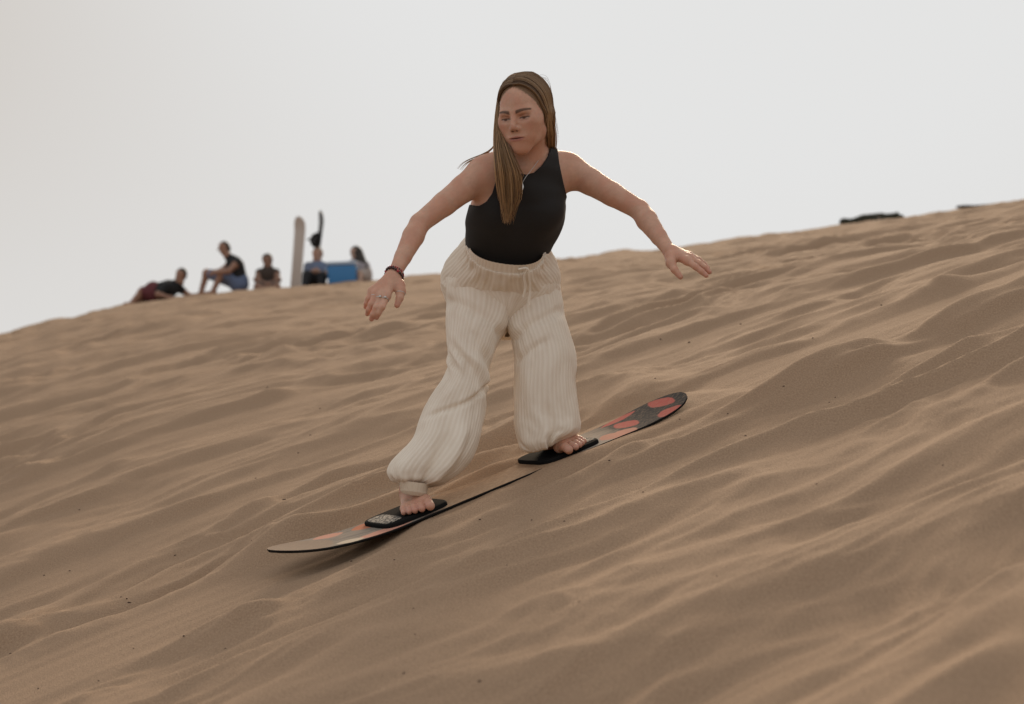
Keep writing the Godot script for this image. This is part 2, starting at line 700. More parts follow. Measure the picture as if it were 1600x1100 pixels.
func build_board() -> void:
	var t := thing("sandboard", bA, "worn sandboard with red and charcoal tail under the riding person's bare feet", "sandboard")
	t.transform = Transform3D(Basis(bE, bN, bE.cross(bN)).orthonormalized(), bA)
	var mm := board_meshes(board_len, 0.124, 0.055, 0.03, 0.008)
	var dm := mat(Color.WHITE, 0.85)
	dm.metallic_specular = 0.15
	dm.albedo_texture = ImageTexture.create_from_image(deck_image())
	var deck := MeshInstance3D.new()
	deck.name = "deck"
	deck.mesh = mm[0]
	deck.material_override = dm
	t.add_child(deck, true)
	var base := MeshInstance3D.new()
	base.name = "base_and_edge"
	base.mesh = mm[1]
	var em := mat(lin(0.016, 0.015, 0.015), 0.7)
	em.metallic_specular = 0.2
	base.material_override = em
	t.add_child(base, true)
	var pm := mat(lin(0.012, 0.012, 0.012), 0.9)
	pm.metallic_specular = 0.1
	var gm := mat(Color.WHITE, 0.8)
	gm.albedo_texture = ImageTexture.create_from_image(dots_image())
	gm.uv1_triplanar = true
	gm.uv1_scale = Vector3(5, 5, 5)
	for q in [[padx[0], 0.205, -0.066], [padx[1], 0.205, 0.068]]:
		var pad := MeshInstance3D.new()
		pad.name = "foot_pad"
		pad.mesh = pad_mesh(q[1], 0.205, 0.011)
		pad.material_override = pm
		pad.position = Vector3(q[0], 0.0085, 0.0)
		t.add_child(pad, true)
		var patch := MeshInstance3D.new()
		patch.name = "grip_patch"
		patch.mesh = pad_mesh(0.055, 0.15, 0.003)
		patch.material_override = gm
		patch.position = Vector3(q[2], 0.0103, 0.0)
		pad.add_child(patch, true)

var padx := [0.4, 0.95]

# ------------------------------------------------------------------ head in its own frame
const HS := 0.935
const XS := 0.965
func head_prims(f: Field, hc: Vector3, hb: Basis) -> void:
	var w := func(x: float, y: float, z: float) -> Vector3: return hc + hb * Vector3(x * XS, y, z) * HS
	var el := func(x: float, y: float, z: float, r: Vector3, k: float, cut := false) -> void: f.ellipsoid(w.call(x, y, z), Vector3(r.x * XS, r.y, r.z) * HS, hb, k, cut)
	el.call(0, 0.03, -0.014, Vector3(0.0745, 0.083, 0.094), 0.03)
	el.call(0, -0.020, 0.014, Vector3(0.058, 0.080, 0.070), 0.03)
	for s in [-1.0, 1.0]:
		f.cone(w.call(s * 0.044, -0.056, 0.004), w.call(s * 0.008, -0.098, 0.057), 0.012, 0.0135, 0.025)
		f.cone(w.call(s * 0.040, -0.026, 0.047), w.call(s * 0.028, -0.060, 0.052), 0.023, 0.0185, 0.03)
		f.cone(w.call(s * 0.050, -0.010, 0.030), w.call(s * 0.043, -0.014, 0.048), 0.014, 0.014, 0.02)
		el.call(s * 0.032, -0.006, 0.092, Vector3(0.022, 0.0125, 0.0235), 0.012, true)
		f.cone(w.call(s * 0.014, 0.0105, 0.077), w.call(s * 0.044, 0.012, 0.062), 0.0085, 0.0085, 0.012)
		el.call(s * 0.0315, -0.0065, 0.0605, Vector3(0.015, 0.0115, 0.013), 0.003)
		el.call(s * 0.069, -0.016, -0.016, Vector3(0.006, 0.026, 0.014), 0.006)
	f.cone(w.call(0, 0.008, 0.078), w.call(0, -0.028, 0.0965), 0.0056, 0.0074, 0.010)
	el.call(0, -0.036, 0.0945, Vector3(0.0092, 0.0086, 0.0105), 0.007)
	for s in [-1.0, 1.0]:
		el.call(s * 0.0108, -0.0395, 0.0855, Vector3(0.0072, 0.0072, 0.0095), 0.006)
		el.call(s * 0.0072, -0.0475, 0.0925, Vector3(0.0042, 0.0032, 0.0052), 0.002, true)
	# mouth: a muzzle, two pressed lips and the line between them
	el.call(0, -0.068, 0.066, Vector3(0.028, 0.022, 0.018), 0.02)
	el.call(0, -0.0645, 0.0805, Vector3(0.026, 0.0034, 0.006), 0.005)
	el.call(0, -0.0730, 0.0795, Vector3(0.023, 0.0044, 0.0065), 0.005)
	el.call(0, -0.0684, 0.088, Vector3(0.027, 0.0013, 0.008), 0.002, true)
	el.call(0, -0.1, 0.060, Vector3(0.021, 0.013, 0.016), 0.02)

var hairline := [0.0, 0.079, 0.2, 0.074, 0.4, 0.064, 0.6, 0.05, 0.85, 0.028, 1.05, -0.003, 1.2, -0.03, 1.6, -0.05, 3.2, -0.06]
func hair_y(phi: float) -> float:
	for k in range(0, hairline.size() - 2, 2):
		if phi <= hairline[k + 2]:
			return lerpf(hairline[k + 1], hairline[k + 3], (phi - hairline[k]) / (hairline[k + 2] - hairline[k]))
	return -0.06

var w_hc: Vector3
var w_hb: Basis
var skin_noise: FastNoiseLite
func skin(p: Vector3) -> Color:
	var base := Color(0.56, 0.33, 0.235)
	base = base * (1.0 + 0.10 * skin_noise.get_noise_3dv(p * 22.0) + 0.09 * skin_noise.get_noise_3dv(p * 110.0))
	base = base.lerp(Color(0.53, 0.235, 0.155), clampf(0.12 + 0.9 * skin_noise.get_noise_3dv(p * 14.0 + Vector3(7, 3, 1)), 0.0, 0.38))
	var q := w_hb.inverse() * (p - w_hc) / HS
	q.x /= XS
	if q.length_squared() < 0.03:
		var ax := absf(q.x)
		var phi := atan2(ax, q.z + 0.01)
		var hl := hair_y(phi) + 0.004 * skin_noise.get_noise_3dv(p * 300.0)
		var red := exp(-pow((ax - 0.044) / 0.02, 2.0) - pow((q.y + 0.036) / 0.02, 2.0)) * sstep(0.02, 0.05, q.z)
		red += 0.7 * exp(-pow(q.x / 0.012, 2.0) - pow((q.y + 0.037) / 0.012, 2.0)) * sstep(0.07, 0.09, q.z)
		base = base.lerp(Color(0.53, 0.24, 0.165), 0.55 * clampf(red, 0.0, 1.0))
		if q.z > 0.035:
			# lips
			var li := pow(q.x / 0.027, 2.0) + pow((q.y + 0.0695) / 0.0085, 2.0)
			base = base.lerp(Color(0.41, 0.165, 0.135), 0.85 * (1.0 - sstep(0.6, 1.15, li)))
			var ll := pow(q.x / 0.029, 2.0) + pow((q.y + 0.0682 - 1.2 * q.x * q.x) / 0.0019, 2.0)
			base = base.lerp(Color(0.12, 0.045, 0.038), 0.7 * (1.0 - sstep(0.5, 1.2, ll)))
			# brows: arched, thicker by the nose
			var bx := (ax - 0.0325) / 0.0235
			var by := 0.0095 + 0.0042 * (1.0 - pow((ax - 0.040) / 0.026, 2.0)) - q.y
			var th := 0.0047 - 0.0018 * bx
			if absf(bx) < 1.05:
				base = base.lerp(Color(0.055, 0.033, 0.022), 0.85 * (1.0 - sstep(0.55, 1.15, absf(by) / th)) * (1.0 - sstep(0.85, 1.05, absf(bx))))
			# lowered eyes: lashes over a dark slit
			var lx := (ax - 0.032) / 0.0165
			if absf(lx) < 1.15:
				var ly := q.y + 0.0085 + 0.0012 * lx * lx - (0.0006 * lx)
				base = base.lerp(Color(0.02, 0.012, 0.009), 0.96 * (1.0 - sstep(0.45, 1.1, absf(ly) / (0.0036 * (1.0 - 0.45 * lx * lx)))) * (1.0 - sstep(0.85, 1.15, absf(lx))))
				base = base.lerp(Color(0.3, 0.15, 0.105), 0.5 * bump(ly, 0.0075, 0.0022) * (1.0 - sstep(0.6, 1.1, absf(lx))))
				var gx := q.x - signf(q.x) * 0.0315 + 0.0025
				var wh := pow((ax - 0.032) / 0.0135, 2.0) + pow((q.y + 0.0108) / 0.0036, 2.0)
				base = base.lerp(Color(0.42, 0.36, 0.33), 0.6 * (1.0 - sstep(0.5, 1.1, wh)) * sstep(-0.0005, 0.001, -ly))
				var ir := pow(gx / 0.006, 2.0) + pow((q.y + 0.0105) / 0.0042, 2.0)
				base = base.lerp(Color(0.03, 0.018, 0.013), 0.95 * (1.0 - sstep(0.55, 1.15, ir)))
				base = base.lerp(Color(0.36, 0.2, 0.15), 0.5 * bump(ly, -0.0072, 0.0028) * (1.0 - sstep(0.6, 1.1, absf(lx))))
			var nos := pow((ax - 0.0072) / 0.0042, 2.0) + pow((q.y + 0.0465) / 0.0026, 2.0)
			if q.z > 0.08:
				base = base.lerp(Color(0.09, 0.035, 0.028), 0.9 * (1.0 - sstep(0.5, 1.3, nos)))
			base = base.lerp(Color(0.38, 0.2, 0.14), 0.3 * exp(-pow(lx * 0.9, 2.0) - pow((q.y + 0.004) / 0.009, 2.0)))
		if q.y > hl and q.length() > 0.05:
			base = base.lerp(Color(0.19, 0.115, 0.066), sstep(hl, hl + 0.008, q.y))
	return base

# ------------------------------------------------------------------ trousers
func loft(s: Soup, rings: Array, rows: int, cols: int, disp: Callable, tint: Callable, upright := 0.8) -> void:
	var C := PackedVector3Array()
	var A := PackedVector3Array()
	var B := PackedVector3Array()
	for r in rings:
		var l := P(r[0], r[1], r[4])
		var q := P(r[2], r[3], r[4])
		C.append((l + q) * 0.5)
		A.append((q - l) * 0.5)
		B.append(Vector3(r[5], r[6] if r.size() > 6 else 2.3, 0))
	var pts := PackedVector3Array()
	var col := PackedColorArray()
	for k in rows:
		var t := float(k) / (rows - 1)
		var c := catmull(C, t)
		var a := catmull(A, t)
		var b := catmull(B, t)
		var tan := (catmull(C, minf(t + 0.07, 1.0)) - catmull(C, maxf(t - 0.07, 0.0))).normalized()
		tan = tan.lerp(Vector3.DOWN, upright).normalized()
		var d := tan.cross(a).normalized()
		if d.z < 0.0:
			d = -d
		var ex := 2.0 / b.y
		for j in cols:
			var th := TAU * j / cols
			var cx := signf(cos(th)) * pow(absf(cos(th)), ex)
			var sx := signf(sin(th)) * pow(absf(sin(th)), ex)
			var n := (a.normalized() * cos(th) + d * sin(th)).normalized()
			var e: float = disp.call(t, th)
			pts.append(c + a * cx + d * b.x * sx + n * e)
			col.append(tint.call(t, th))
	grid(s, pts, rows, cols, true, true, col)

func bump(x: float, c: float, w: float) -> float:
	return exp(-pow((x - c) / w, 2.0))

func adiff(a: float, b: float) -> float:
	return wrapf(a - b, -PI, PI)

# ------------------------------------------------------------------ the rider
func build_rider() -> void:
	skin_noise = noise(77, 1.0, 2)
	w_hc = P(820, 177, 5.10)
	w_hb = Basis(Vector3.UP, deg_to_rad(-25)) * Basis(Vector3.RIGHT, deg_to_rad(15)) * Basis(Vector3.BACK, deg_to_rad(2))
	var f := Field.new()
	f.owner_node = self
	var pel := P(784, 455, 5.42)
	var wai := P(791, 392, 5.335)
	var rib := P(806, 338, 5.265)
	var che := P(813, 292, 5.225)
	var nek := P(820, 250, 5.20)
	var shl := P(752, 273, 5.165)
	var shr := P(891, 266, 5.265)
	var tx := (shr - shl).normalized()
	var ty := (che - wai).normalized()
	var tz := tx.cross(ty).normalized()
	# trunk
	f.flatcone(pel, wai, 0.12, 0.104, tz, 1.35, 0.05)
	f.flatcone(wai, rib, 0.104, 0.128, tz, 1.4, 0.05)
	f.flatcone(rib, che, 0.128, 0.118, tz, 1.42, 0.05)
	f.cone(P(780, 328, 5.185), P(779, 318, 5.19), 0.054, 0.05, 0.045)
	f.cone(P(846, 330, 5.205), P(846, 320, 5.21), 0.054, 0.05, 0.045)
	f.cone(shl + tx * 0.02, nek, 0.04, 0.045, 0.05)
	f.cone(shr - tx * 0.02, nek, 0.04, 0.045, 0.05)
	f.cone(shl + tx * 0.03, che, 0.045, 0.075, 0.04)
	f.cone(shr - tx * 0.03, che, 0.045, 0.075, 0.04)
	# collar bones
	f.cone(P(812, 263, 5.135), P(770, 257, 5.16), 0.008, 0.007, 0.02)
	f.cone(P(828, 262, 5.14), P(872, 250, 5.21), 0.008, 0.007, 0.02)
	# neck and head
	f.cone(nek, w_hc + w_hb * Vector3(0, -0.05, -0.026), 0.051, 0.045, 0.03)
	f.cone(P(818, 262, 5.14), w_hc + w_hb * Vector3(0.03, -0.06, -0.035), 0.011, 0.010, 0.02)
	head_prims(f, w_hc, w_hb)
	# arms
	var ell := P(656, 349, 5.055)
	var wrl := P(615, 431, 4.92)
	var elr := P(999, 328, 5.16)
	var wrr := P(1047, 394, 5.02)
	for a in [[shl, ell, wrl], [shr, elr, wrr]]:
		var s0: Vector3 = a[0]
		var e0: Vector3 = a[1]
		var r0: Vector3 = a[2]
		f.cone(s0, s0.lerp(e0, 0.3), 0.043, 0.0385, 0.03)
		f.cone(s0.lerp(e0, 0.28), s0.lerp(e0, 0.62), 0.0385, 0.034, 0.006)
		f.cone(s0.lerp(e0, 0.6), e0, 0.0342, 0.028, 0.006)
		f.cone(e0, e0.lerp(r0, 0.25), 0.028, 0.0308, 0.008)
		f.cone(e0.lerp(r0, 0.25), e0.lerp(r0, 0.65), 0.0308, 0.0235, 0.005)
		f.cone(e0.lerp(r0, 0.64), r0, 0.0236, 0.0178, 0.005)
	# hands: [px, py, depth] chains
	var hands := [
		[wrl, [[603.5, 463, 4.868], [597, 480, 4.845], [591.5, 489, 4.845], [588.5, 496, 4.852]], [[595, 463, 4.873], [587.5, 481, 4.848], [583, 491, 4.848], [580.5, 498.5, 4.856]], [[587.5, 459.5, 4.882], [580, 475, 4.862], [576, 484, 4.862], [574, 490.5, 4.87]], [[581.5, 455, 4.896], [575, 467, 4.883], [572.5, 474, 4.883], [571.2, 480, 4.89]], [[623, 446, 4.905], [626, 455, 4.89], [624.5, 466, 4.878], [620.5, 477, 4.872]]],
		[wrr, [[1074, 407.5, 4.965], [1087, 417, 4.945], [1096, 424, 4.938], [1103.5, 430.5, 4.935]], [[1077, 403, 4.985], [1092, 411, 4.965], [1101, 418, 4.958], [1108.5, 425, 4.955]], [[1077.5, 400.5, 5.005], [1091, 406, 4.988], [1099, 412, 4.982], [1105.5, 418.5, 4.98]], [[1076, 399.5, 5.024], [1087, 403, 5.01], [1093.5, 407.5, 5.005], [1098.5, 412, 5.003]], [[1049, 402, 4.995], [1048, 411, 4.97], [1054, 421.5, 4.955], [1063, 432.5, 4.948]]]]
	var spheres := []
	var nails := []
	for hd in hands:
		var wr: Vector3 = hd[0]
		var mid := Vector3.ZERO
		for fi in 5:
			var ch: Array = hd[1 + fi]
			var pt: Array[Vector3] = []
			for q in ch:
				pt.append(P(q[0], q[1], q[2]))
			var rr: Array = [[0.0098, 0.0088, 0.0078, 0.0068], [0.0098, 0.0088, 0.008, 0.0068], [0.0093, 0.0084, 0.0075, 0.0065], [0.0083, 0.0073, 0.0066, 0.0058], [0.013, 0.0115, 0.0103, 0.0078]][fi]
			for k in 3:
				f.cone(pt[k], pt[k + 1], rr[k], rr[k + 1], 0.004)
			if fi < 4:
				f.cone(wr.lerp(pt[0], 0.12), pt[0], 0.0155, 0.0118, 0.011)
				mid += pt[0] * 0.25
			else:
				f.cone(wr, pt[0], 0.016, 0.0145, 0.012)
				f.cone(pt[0], pt[1], 0.014, 0.012, 0.012)
			nails.append([pt[2], pt[3], rr[3]])
		spheres.append([wr.lerp(mid, 1.05), 0.108])
	# legs inside the trousers, and feet
	var feet := []
	for q in [[653, 802, Vector3(0.06, 0, 1.0), 1.0], [905, 701, Vector3(0.5, 0, 0.87), -1.0]]:
		var toe := G(q[0], q[1], 0.026)
		var fw: Vector3 = q[2]
		fw = (fw - bN * fw.dot(bN)).normalized()
		var si: Vector3 = fw.cross(bN).normalized() * -1.0
		if si.x < 0.0:
			si = -si
		si *= q[3]                         # towards the big toe
		var o := toe - fw * 0.14          # under the ankle
		var at := func(x: float, y: float, z: float) -> Vector3: return o + fw * (x * 0.88) + bN * (y * 0.94) + si * z
		var lean: float = q[3] * 0.022
		feet.append(at.call(-0.005, 0.08, lean))
		f.cone(at.call(-0.035, 0.03, 0.0), at.call(0.0, 0.055, lean * 0.5), 0.029, 0.033, 0.02)
		f.cone(at.call(0.0, 0.055, lean * 0.5), at.call(-0.005, 0.11, lean * 1.4), 0.033, 0.029, 0.01)
		f.cone(at.call(0.005, 0.045, 0.004), at.call(0.115, 0.02, 0.018), 0.031, 0.0175, 0.02)
		f.cone(at.call(-0.03, 0.024, -0.008), at.call(0.1, 0.0155, -0.026), 0.025, 0.0145, 0.02)
		f.cone(at.call(0.1, 0.017, 0.03), at.call(0.11, 0.0145, -0.028), 0.0185, 0.0135, 0.016)
		f.cone(at.call(-0.02, 0.07, 0.028), at.call(-0.018, 0.07, 0.026), 0.011, 0.011, 0.012)
		var toes := [[0.122, 0.033, 0.166, 0.038, 0.0128], [0.122, 0.012, 0.168, 0.014, 0.0094], [0.119, -0.004, 0.158, -0.005, 0.009], [0.114, -0.018, 0.147, -0.021, 0.0086], [0.106, -0.031, 0.133, -0.036, 0.0082]]
		for tt in toes:
			var p0: Vector3 = at.call(tt[0], 0.0165, tt[1])
			var p1: Vector3 = at.call(lerpf(tt[0], tt[2], 0.5), 0.0185, lerpf(tt[1], tt[3], 0.5))
			var p2: Vector3 = at.call(tt[2], 0.0095 + tt[4] * 0.1, tt[3])
			f.cone(p0, p1, tt[4], tt[4] * 0.92, 0.004)
			f.cone(p1, p2, tt[4] * 0.92, tt[4], 0.004)
			nails.append([p1, p2 + bN * tt[4] * 0.6, tt[4]])
		spheres.append([at.call(0.065, 0.03, 0.0), 0.135])
		print("ankle depth ", -(cam_inv * feet[-1]).z, " px ", proj(feet[-1]))
	var knl := P(730, 598, 5.24)
	var knr := P(855, 585, 5.29)
	for a in [[P(745, 462, 5.41), knl, feet[0]], [P(828, 458, 5.44), knr, feet[1]]]:
		var hp: Vector3 = a[0]
		var kn: Vector3 = a[1]
		var an: Vector3 = a[2]
		f.cone(hp, kn, 0.07, 0.04, 0.03)
		f.cone(kn, kn.lerp(an, 0.35), 0.04, 0.038, 0.01)
		f.cone(kn.lerp(an, 0.35), an, 0.038, 0.03, 0.01)

	var root := thing("person", bA.lerp(bB, 0.5), "person in black tank top and cream trousers crouching on a moving sandboard, arms spread", "person")
	var sm := mat(Color.WHITE, 0.5)
	sm.vertex_color_use_as_albedo = true
	sm.subsurf_scatter_enabled = true
	sm.subsurf_scatter_strength = 0.12
	sm.metallic_specular = 0.4
	var nail_tone := func(p: Vector3) -> Color:
		var c := skin(p)
		for nl in nails:
			var tip: Vector3 = nl[1]
			if p.distance_squared_to(tip) < 0.0002:
				c = c.lerp(Color(0.5, 0.25, 0.2), 0.35)
		return c
	var s := Soup.new()
	spheres.append([w_hc + w_hb * Vector3(0, 0.0, 0.015), 0.146])
	var drop := []
	for q in spheres:
		drop.append([q[0], q[1] - 0.007])
	var t0 := Time.get_ticks_msec()
	for q in spheres:
		f.dips.append([q[0], q[1], pow(q[1] + 0.016, 2.0)])
	nets(f, [rib, ell, elr, knl, knr], 0.0054, s, skin, [], drop)
	f.dips.clear()
	print("body ", s.v.size(), " ", Time.get_ticks_msec() - t0)
	for k in spheres.size():
		var q = spheres[k]
		var sub := Field.new()
		sub.owner_node = self
		for p: Prim in f.prims:
			if p.c.distance_to(q[0]) < q[1] + sqrt(p.r2):
				sub.prims.append(p)
		var start: Vector3 = q[0] if k >= 4 else (feet[k - 2] if k >= 2 else hands[k][0])
		nets(sub, [start], 0.0020 if k == 4 else 0.0025, s, skin if k == 4 else nail_tone, [q])
		print("fine ", k, " ", s.v.size(), " ", Time.get_ticks_msec() - t0)
	part("body", soup_mesh(s), sm, root)

	# --- tank top
	var top := Field.new()
	top.owner_node = self
	for p: Prim in f.prims:
		if p.c.distance_to(rib) < 0.3 + sqrt(p.r2):
			top.prims.append(p)
	top.grow = 0.0045
	top.poly = PackedVector2Array([Vector2(722, 440), Vector2(724, 332), Vector2(728.5, 316), Vector2(736, 320), Vector2(748, 322), Vector2(760, 315), Vector2(769, 302), Vector2(774, 285), Vector2(777, 262), Vector2(779, 244), Vector2(781, 236), Vector2(796, 236), Vector2(797, 240), Vector2(799, 248), Vector2(804, 261), Vector2(812, 270), Vector2(822, 273), Vector2(835, 269), Vector2(846, 259), Vector2(855, 246), Vector2(861, 229), Vector2(862, 222), Vector2(871, 222), Vector2(871, 231), Vector2(874, 255), Vector2(880, 284), Vector2(887, 312), Vector2(920, 330), Vector2(920, 440)])
	var ts := Soup.new()
	nets(top, [rib], 0.0044, ts)
	var tm := mat(lin(0.0125, 0.0118, 0.0118), 0.85)
	tm.rim_enabled = true
	tm.rim = 0.12
	var wv := noise(3, 0.2, 2).get_seamless_image(256, 256)
	wv.bump_map_to_normal_map(4.0)
	tm.normal_enabled = true
	tm.normal_texture = ImageTexture.create_from_image(wv)
	tm.normal_scale = 0.25
	tm.uv1_triplanar = true
	tm.uv1_scale = Vector3(12, 12, 12)
	part("tank_top", soup_mesh(ts), tm, root)
	print("top ", ts.v.size(), " ", Time.get_ticks_msec() - t0)
	build_trousers(root)
	build_hair(root)
	build_jewels(root, wrl, ell, hands)

func build_trousers(root: Node3D) -> void:
	var n := noise(12, 1.0, 2)
	var ribs := func(th: float, count: float) -> float:
		return sin(th * count)
	var tm := mat(Color.WHITE, 0.9)
	tm.vertex_color_use_as_albedo = true
	tm.backlight_enabled = true
	tm.backlight = lin(0.10, 0.085, 0.065)
	var wv := noise(23, 0.25, 2).get_seamless_image(256, 256)
	wv.bump_map_to_normal_map(4.0)
	tm.normal_enabled = true
	tm.normal_texture = ImageTexture.create_from_image(wv)
	tm.normal_scale = 0.12
	tm.uv1_triplanar = true
	tm.uv1_scale = Vector3(8, 8, 8)
	var cream := Color(0.84, 0.76, 0.65)
	var dull := Color(0.77, 0.68, 0.565)
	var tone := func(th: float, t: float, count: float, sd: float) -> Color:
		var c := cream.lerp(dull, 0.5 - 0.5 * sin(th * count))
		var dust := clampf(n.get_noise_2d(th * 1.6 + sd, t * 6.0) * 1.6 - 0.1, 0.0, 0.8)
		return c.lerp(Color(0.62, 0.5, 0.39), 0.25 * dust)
	var s := Soup.new()
	# seat and hips
	loft(s, [[734, 379, 849, 395, 5.278, 0.100], [730, 379.5, 853, 395.5, 5.279, 0.108], [728, 385, 854, 400, 5.29, 0.112], [716, 397, 861, 409, 5.322, 0.117], [702, 412, 870, 420, 5.355, 0.122], [691, 427, 875, 432, 5.39, 0.128], [690, 444, 875, 447, 5.405, 0.13], [696, 461, 874, 461, 5.392, 0.127], [708, 477, 868, 475, 5.365, 0.118], [732, 492, 850, 489, 5.345, 0.104], [760, 504, 825, 501, 5.325, 0.08], [783, 511, 800, 510, 5.31, 0.04]], 90, 300,
		func(t: float, th: float) -> float:
			var fr := sstep(-0.2, 0.4, sin(th))
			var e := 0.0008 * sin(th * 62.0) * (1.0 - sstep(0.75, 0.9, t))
			e += 0.0022 * sin(th * 23.0 + 2.0 * n.get_noise_2d(th * 3.0, 1.0)) * bump(t, 0.16, 0.07)
			e += 0.006 * n.get_noise_2d(th * 1.6, t * 4.0) * sstep(0.03, 0.2, t)
			# hip pocket folds and the fly
			e += fr * 0.008 * bump(adiff(th, 2.35), 0.35 * (t - 0.4), 0.16) * bump(t, 0.42, 0.2)
			e += fr * 0.007 * bump(adiff(th, 0.8), -0.3 * (t - 0.4), 0.14) * bump(t, 0.42, 0.2)
			e += fr * 0.0045 * bump(adiff(th, 1.25), 0.0, 0.10) * sstep(0.05, 0.12, t) * (1.0 - sstep(0.6, 0.8, t))
			e -= fr * 0.006 * bump(adiff(th, 1.42), 0.12 * t, 0.035) * sstep(0.1, 0.2, t)
			return e,
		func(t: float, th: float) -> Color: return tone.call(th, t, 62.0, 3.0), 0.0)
	# leg of the leading foot
	loft(s, [[693, 438, 798, 452, 5.40, 0.10], [696, 468, 805, 478, 5.365, 0.105], [697, 500, 795, 511, 5.325, 0.103], [698, 530, 779, 532, 5.285, 0.095], [700, 560, 768, 563, 5.25, 0.09], [696, 586, 763, 596, 5.225, 0.09], [680, 611, 760, 620, 5.205, 0.094], [665, 635, 757, 643, 5.195, 0.10], [654, 660, 753, 667, 5.17, 0.105], [644, 684, 748, 690, 5.14, 0.108], [624, 708, 738, 713, 5.11, 0.106], [609, 727, 723, 733, 5.09, 0.10], [606, 741, 706, 747, 5.075, 0.09], [612, 751, 690, 756, 5.065, 0.075], [625, 757, 667, 761, 5.06, 0.045]], 170, 288,
		func(t: float, th: float) -> float:
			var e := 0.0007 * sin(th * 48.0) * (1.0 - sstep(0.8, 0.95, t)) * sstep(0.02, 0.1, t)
			e += 0.006 * n.get_noise_2d(th * 1.1 + 20.0, t * 3.5) + 0.0025 * n.get_noise_2d(th * 2.0 + 5.0, t * 3.0)
			# drag lines across the thigh and the bent knee
			e += 0.008 * sin((t - 0.10 * cos(th - 0.6)) * 90.0) * bump(t, 0.30, 0.05) * sstep(0.1, 0.9, sin(th - 0.4))
			e -= 0.011 * bump(t + 0.10 * cos(th + 0.5), 0.46, 0.016) * sstep(0.0, 0.6, sin(th + 0.5))
			# long folds from the knee to the hem, wrinkles behind the knee and at the hip
			e += 0.017 * bump(adiff(th, 1.0 - 1.2 * (t - 0.75)), 0.0, 0.2) * sstep(0.45, 0.7, t) * (1.0 - sstep(0.92, 1.0, t))
			e -= 0.02 * bump(adiff(th, 1.45 - 1.1 * (t - 0.75)), 0.0, 0.14) * sstep(0.5, 0.75, t) * (1.0 - sstep(0.95, 1.0, t))
			e += 0.015 * bump(adiff(th, 2.1 - 0.6 * (t - 0.75)), 0.0, 0.2) * sstep(0.6, 0.85, t) * (1.0 - sstep(0.95, 1.0, t))
			e += 0.006 * sin(adiff(th, 0.6) * 3.0 + t * 60.0) * bump(t, 0.36, 0.06) * sstep(-0.4, 0.4, cos(th))
			e -= 0.012 * bump(t - 0.06 * cos(th + 0.3), 0.15, 0.02) * sstep(0.0, 0.5, sin(th))
			e -= 0.01 * bump(t - 0.09 * cos(th), 0.22, 0.018) * sstep(0.0, 0.5, sin(th)) * sstep(-0.4, 0.2, cos(th))
			e += 0.005 * sin(th * 17.0 + 3.0 * n.get_noise_2d(th * 2.0, 7.0)) * sstep(0.86, 0.97, t)
			return e,
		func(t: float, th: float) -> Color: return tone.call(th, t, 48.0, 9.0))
	# leg of the rear foot
	loft(s, [[782, 452, 874, 438, 5.44, 0.10], [786, 484, 880, 480, 5.39, 0.105], [790, 512, 888, 513, 5.345, 0.103], [800, 533, 895, 540, 5.31, 0.095], [805, 557, 900, 567, 5.285, 0.094], [805, 590, 899, 597, 5.27, 0.096], [803, 625, 902, 624, 5.265, 0.103], [803, 651, 905, 650, 5.26, 0.105], [806, 671, 905, 667, 5.245, 0.10], [809, 686, 901, 678, 5.225, 0.085], [814, 700, 887, 686, 5.20, 0.06], [828, 707, 872, 691, 5.185, 0.035], [846, 703, 860, 696, 5.2, 0.012]], 150, 288,
		func(t: float, th: float) -> float:
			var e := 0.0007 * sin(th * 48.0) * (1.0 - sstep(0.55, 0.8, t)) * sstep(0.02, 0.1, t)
			e += 0.006 * n.get_noise_2d(th * 1.1 + 50.0, t * 3.5) + 0.0025 * n.get_noise_2d(th * 2.0 + 45.0, t * 3.0)
			e += 0.016 * bump(adiff(th, 1.9 - 0.5 * t), 0.0, 0.22) * sstep(0.4, 0.65, t) * (1.0 - sstep(0.95, 1.0, t))
			e -= 0.022 * bump(adiff(th, 1.55 - 0.9 * (t - 0.6)), 0.0, 0.16) * sstep(0.4, 0.6, t) * (1.0 - sstep(0.97, 1.0, t))
			e += 0.008 * bump(adiff(th, 0.75), 0.0, 0.2) * sstep(0.45, 0.8, t)
			e -= 0.022 * bump(adiff(th, 0.62), 0.0, 0.13) * sstep(0.8, 0.93, t)
			e -= 0.008 * bump(adiff(th, 2.7 - 1.6 * (t - 0.85)), 0.0, 0.12) * bump(t, 0.85, 0.09)
			e -= 0.012 * bump(t + 0.08 * cos(th - 0.3), 0.19, 0.02) * sstep(0.0, 0.5, sin(th))
			e -= 0.01 * bump(t + 0.09 * cos(th), 0.27, 0.018) * sstep(0.0, 0.5, sin(th)) * sstep(-0.4, 0.2, -cos(th))
			e += 0.003 * sin(th * 13.0 + 3.0 * n.get_noise_2d(th * 2.0, 17.0)) * sstep(0.84, 0.97, t)
			return e,
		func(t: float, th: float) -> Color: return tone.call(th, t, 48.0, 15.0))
	var tr := part("trousers", soup_mesh(s), tm, root)
	var plain := func(_t: float, _th: float) -> Color: return Color(0.60, 0.49, 0.37)
	var cs := Soup.new()
	loft(cs, [[624, 752, 669, 757, 5.03, 0.046], [625, 758, 668, 763, 5.026, 0.047], [626, 764, 667, 769, 5.022, 0.047], [626, 767, 667, 772, 5.02, 0.047], [628, 767.5, 665, 772.5, 5.02, 0.043]], 20, 120,
		func(t: float, th: float) -> float: return 0.0008 * sin(th * 40.0) + 0.001 * n.get_noise_2d(th * 3.0, t), plain)
	part("cuff", soup_mesh(cs), tm, tr)
	# drawstring hanging from the waistband
	var ds := Soup.new()
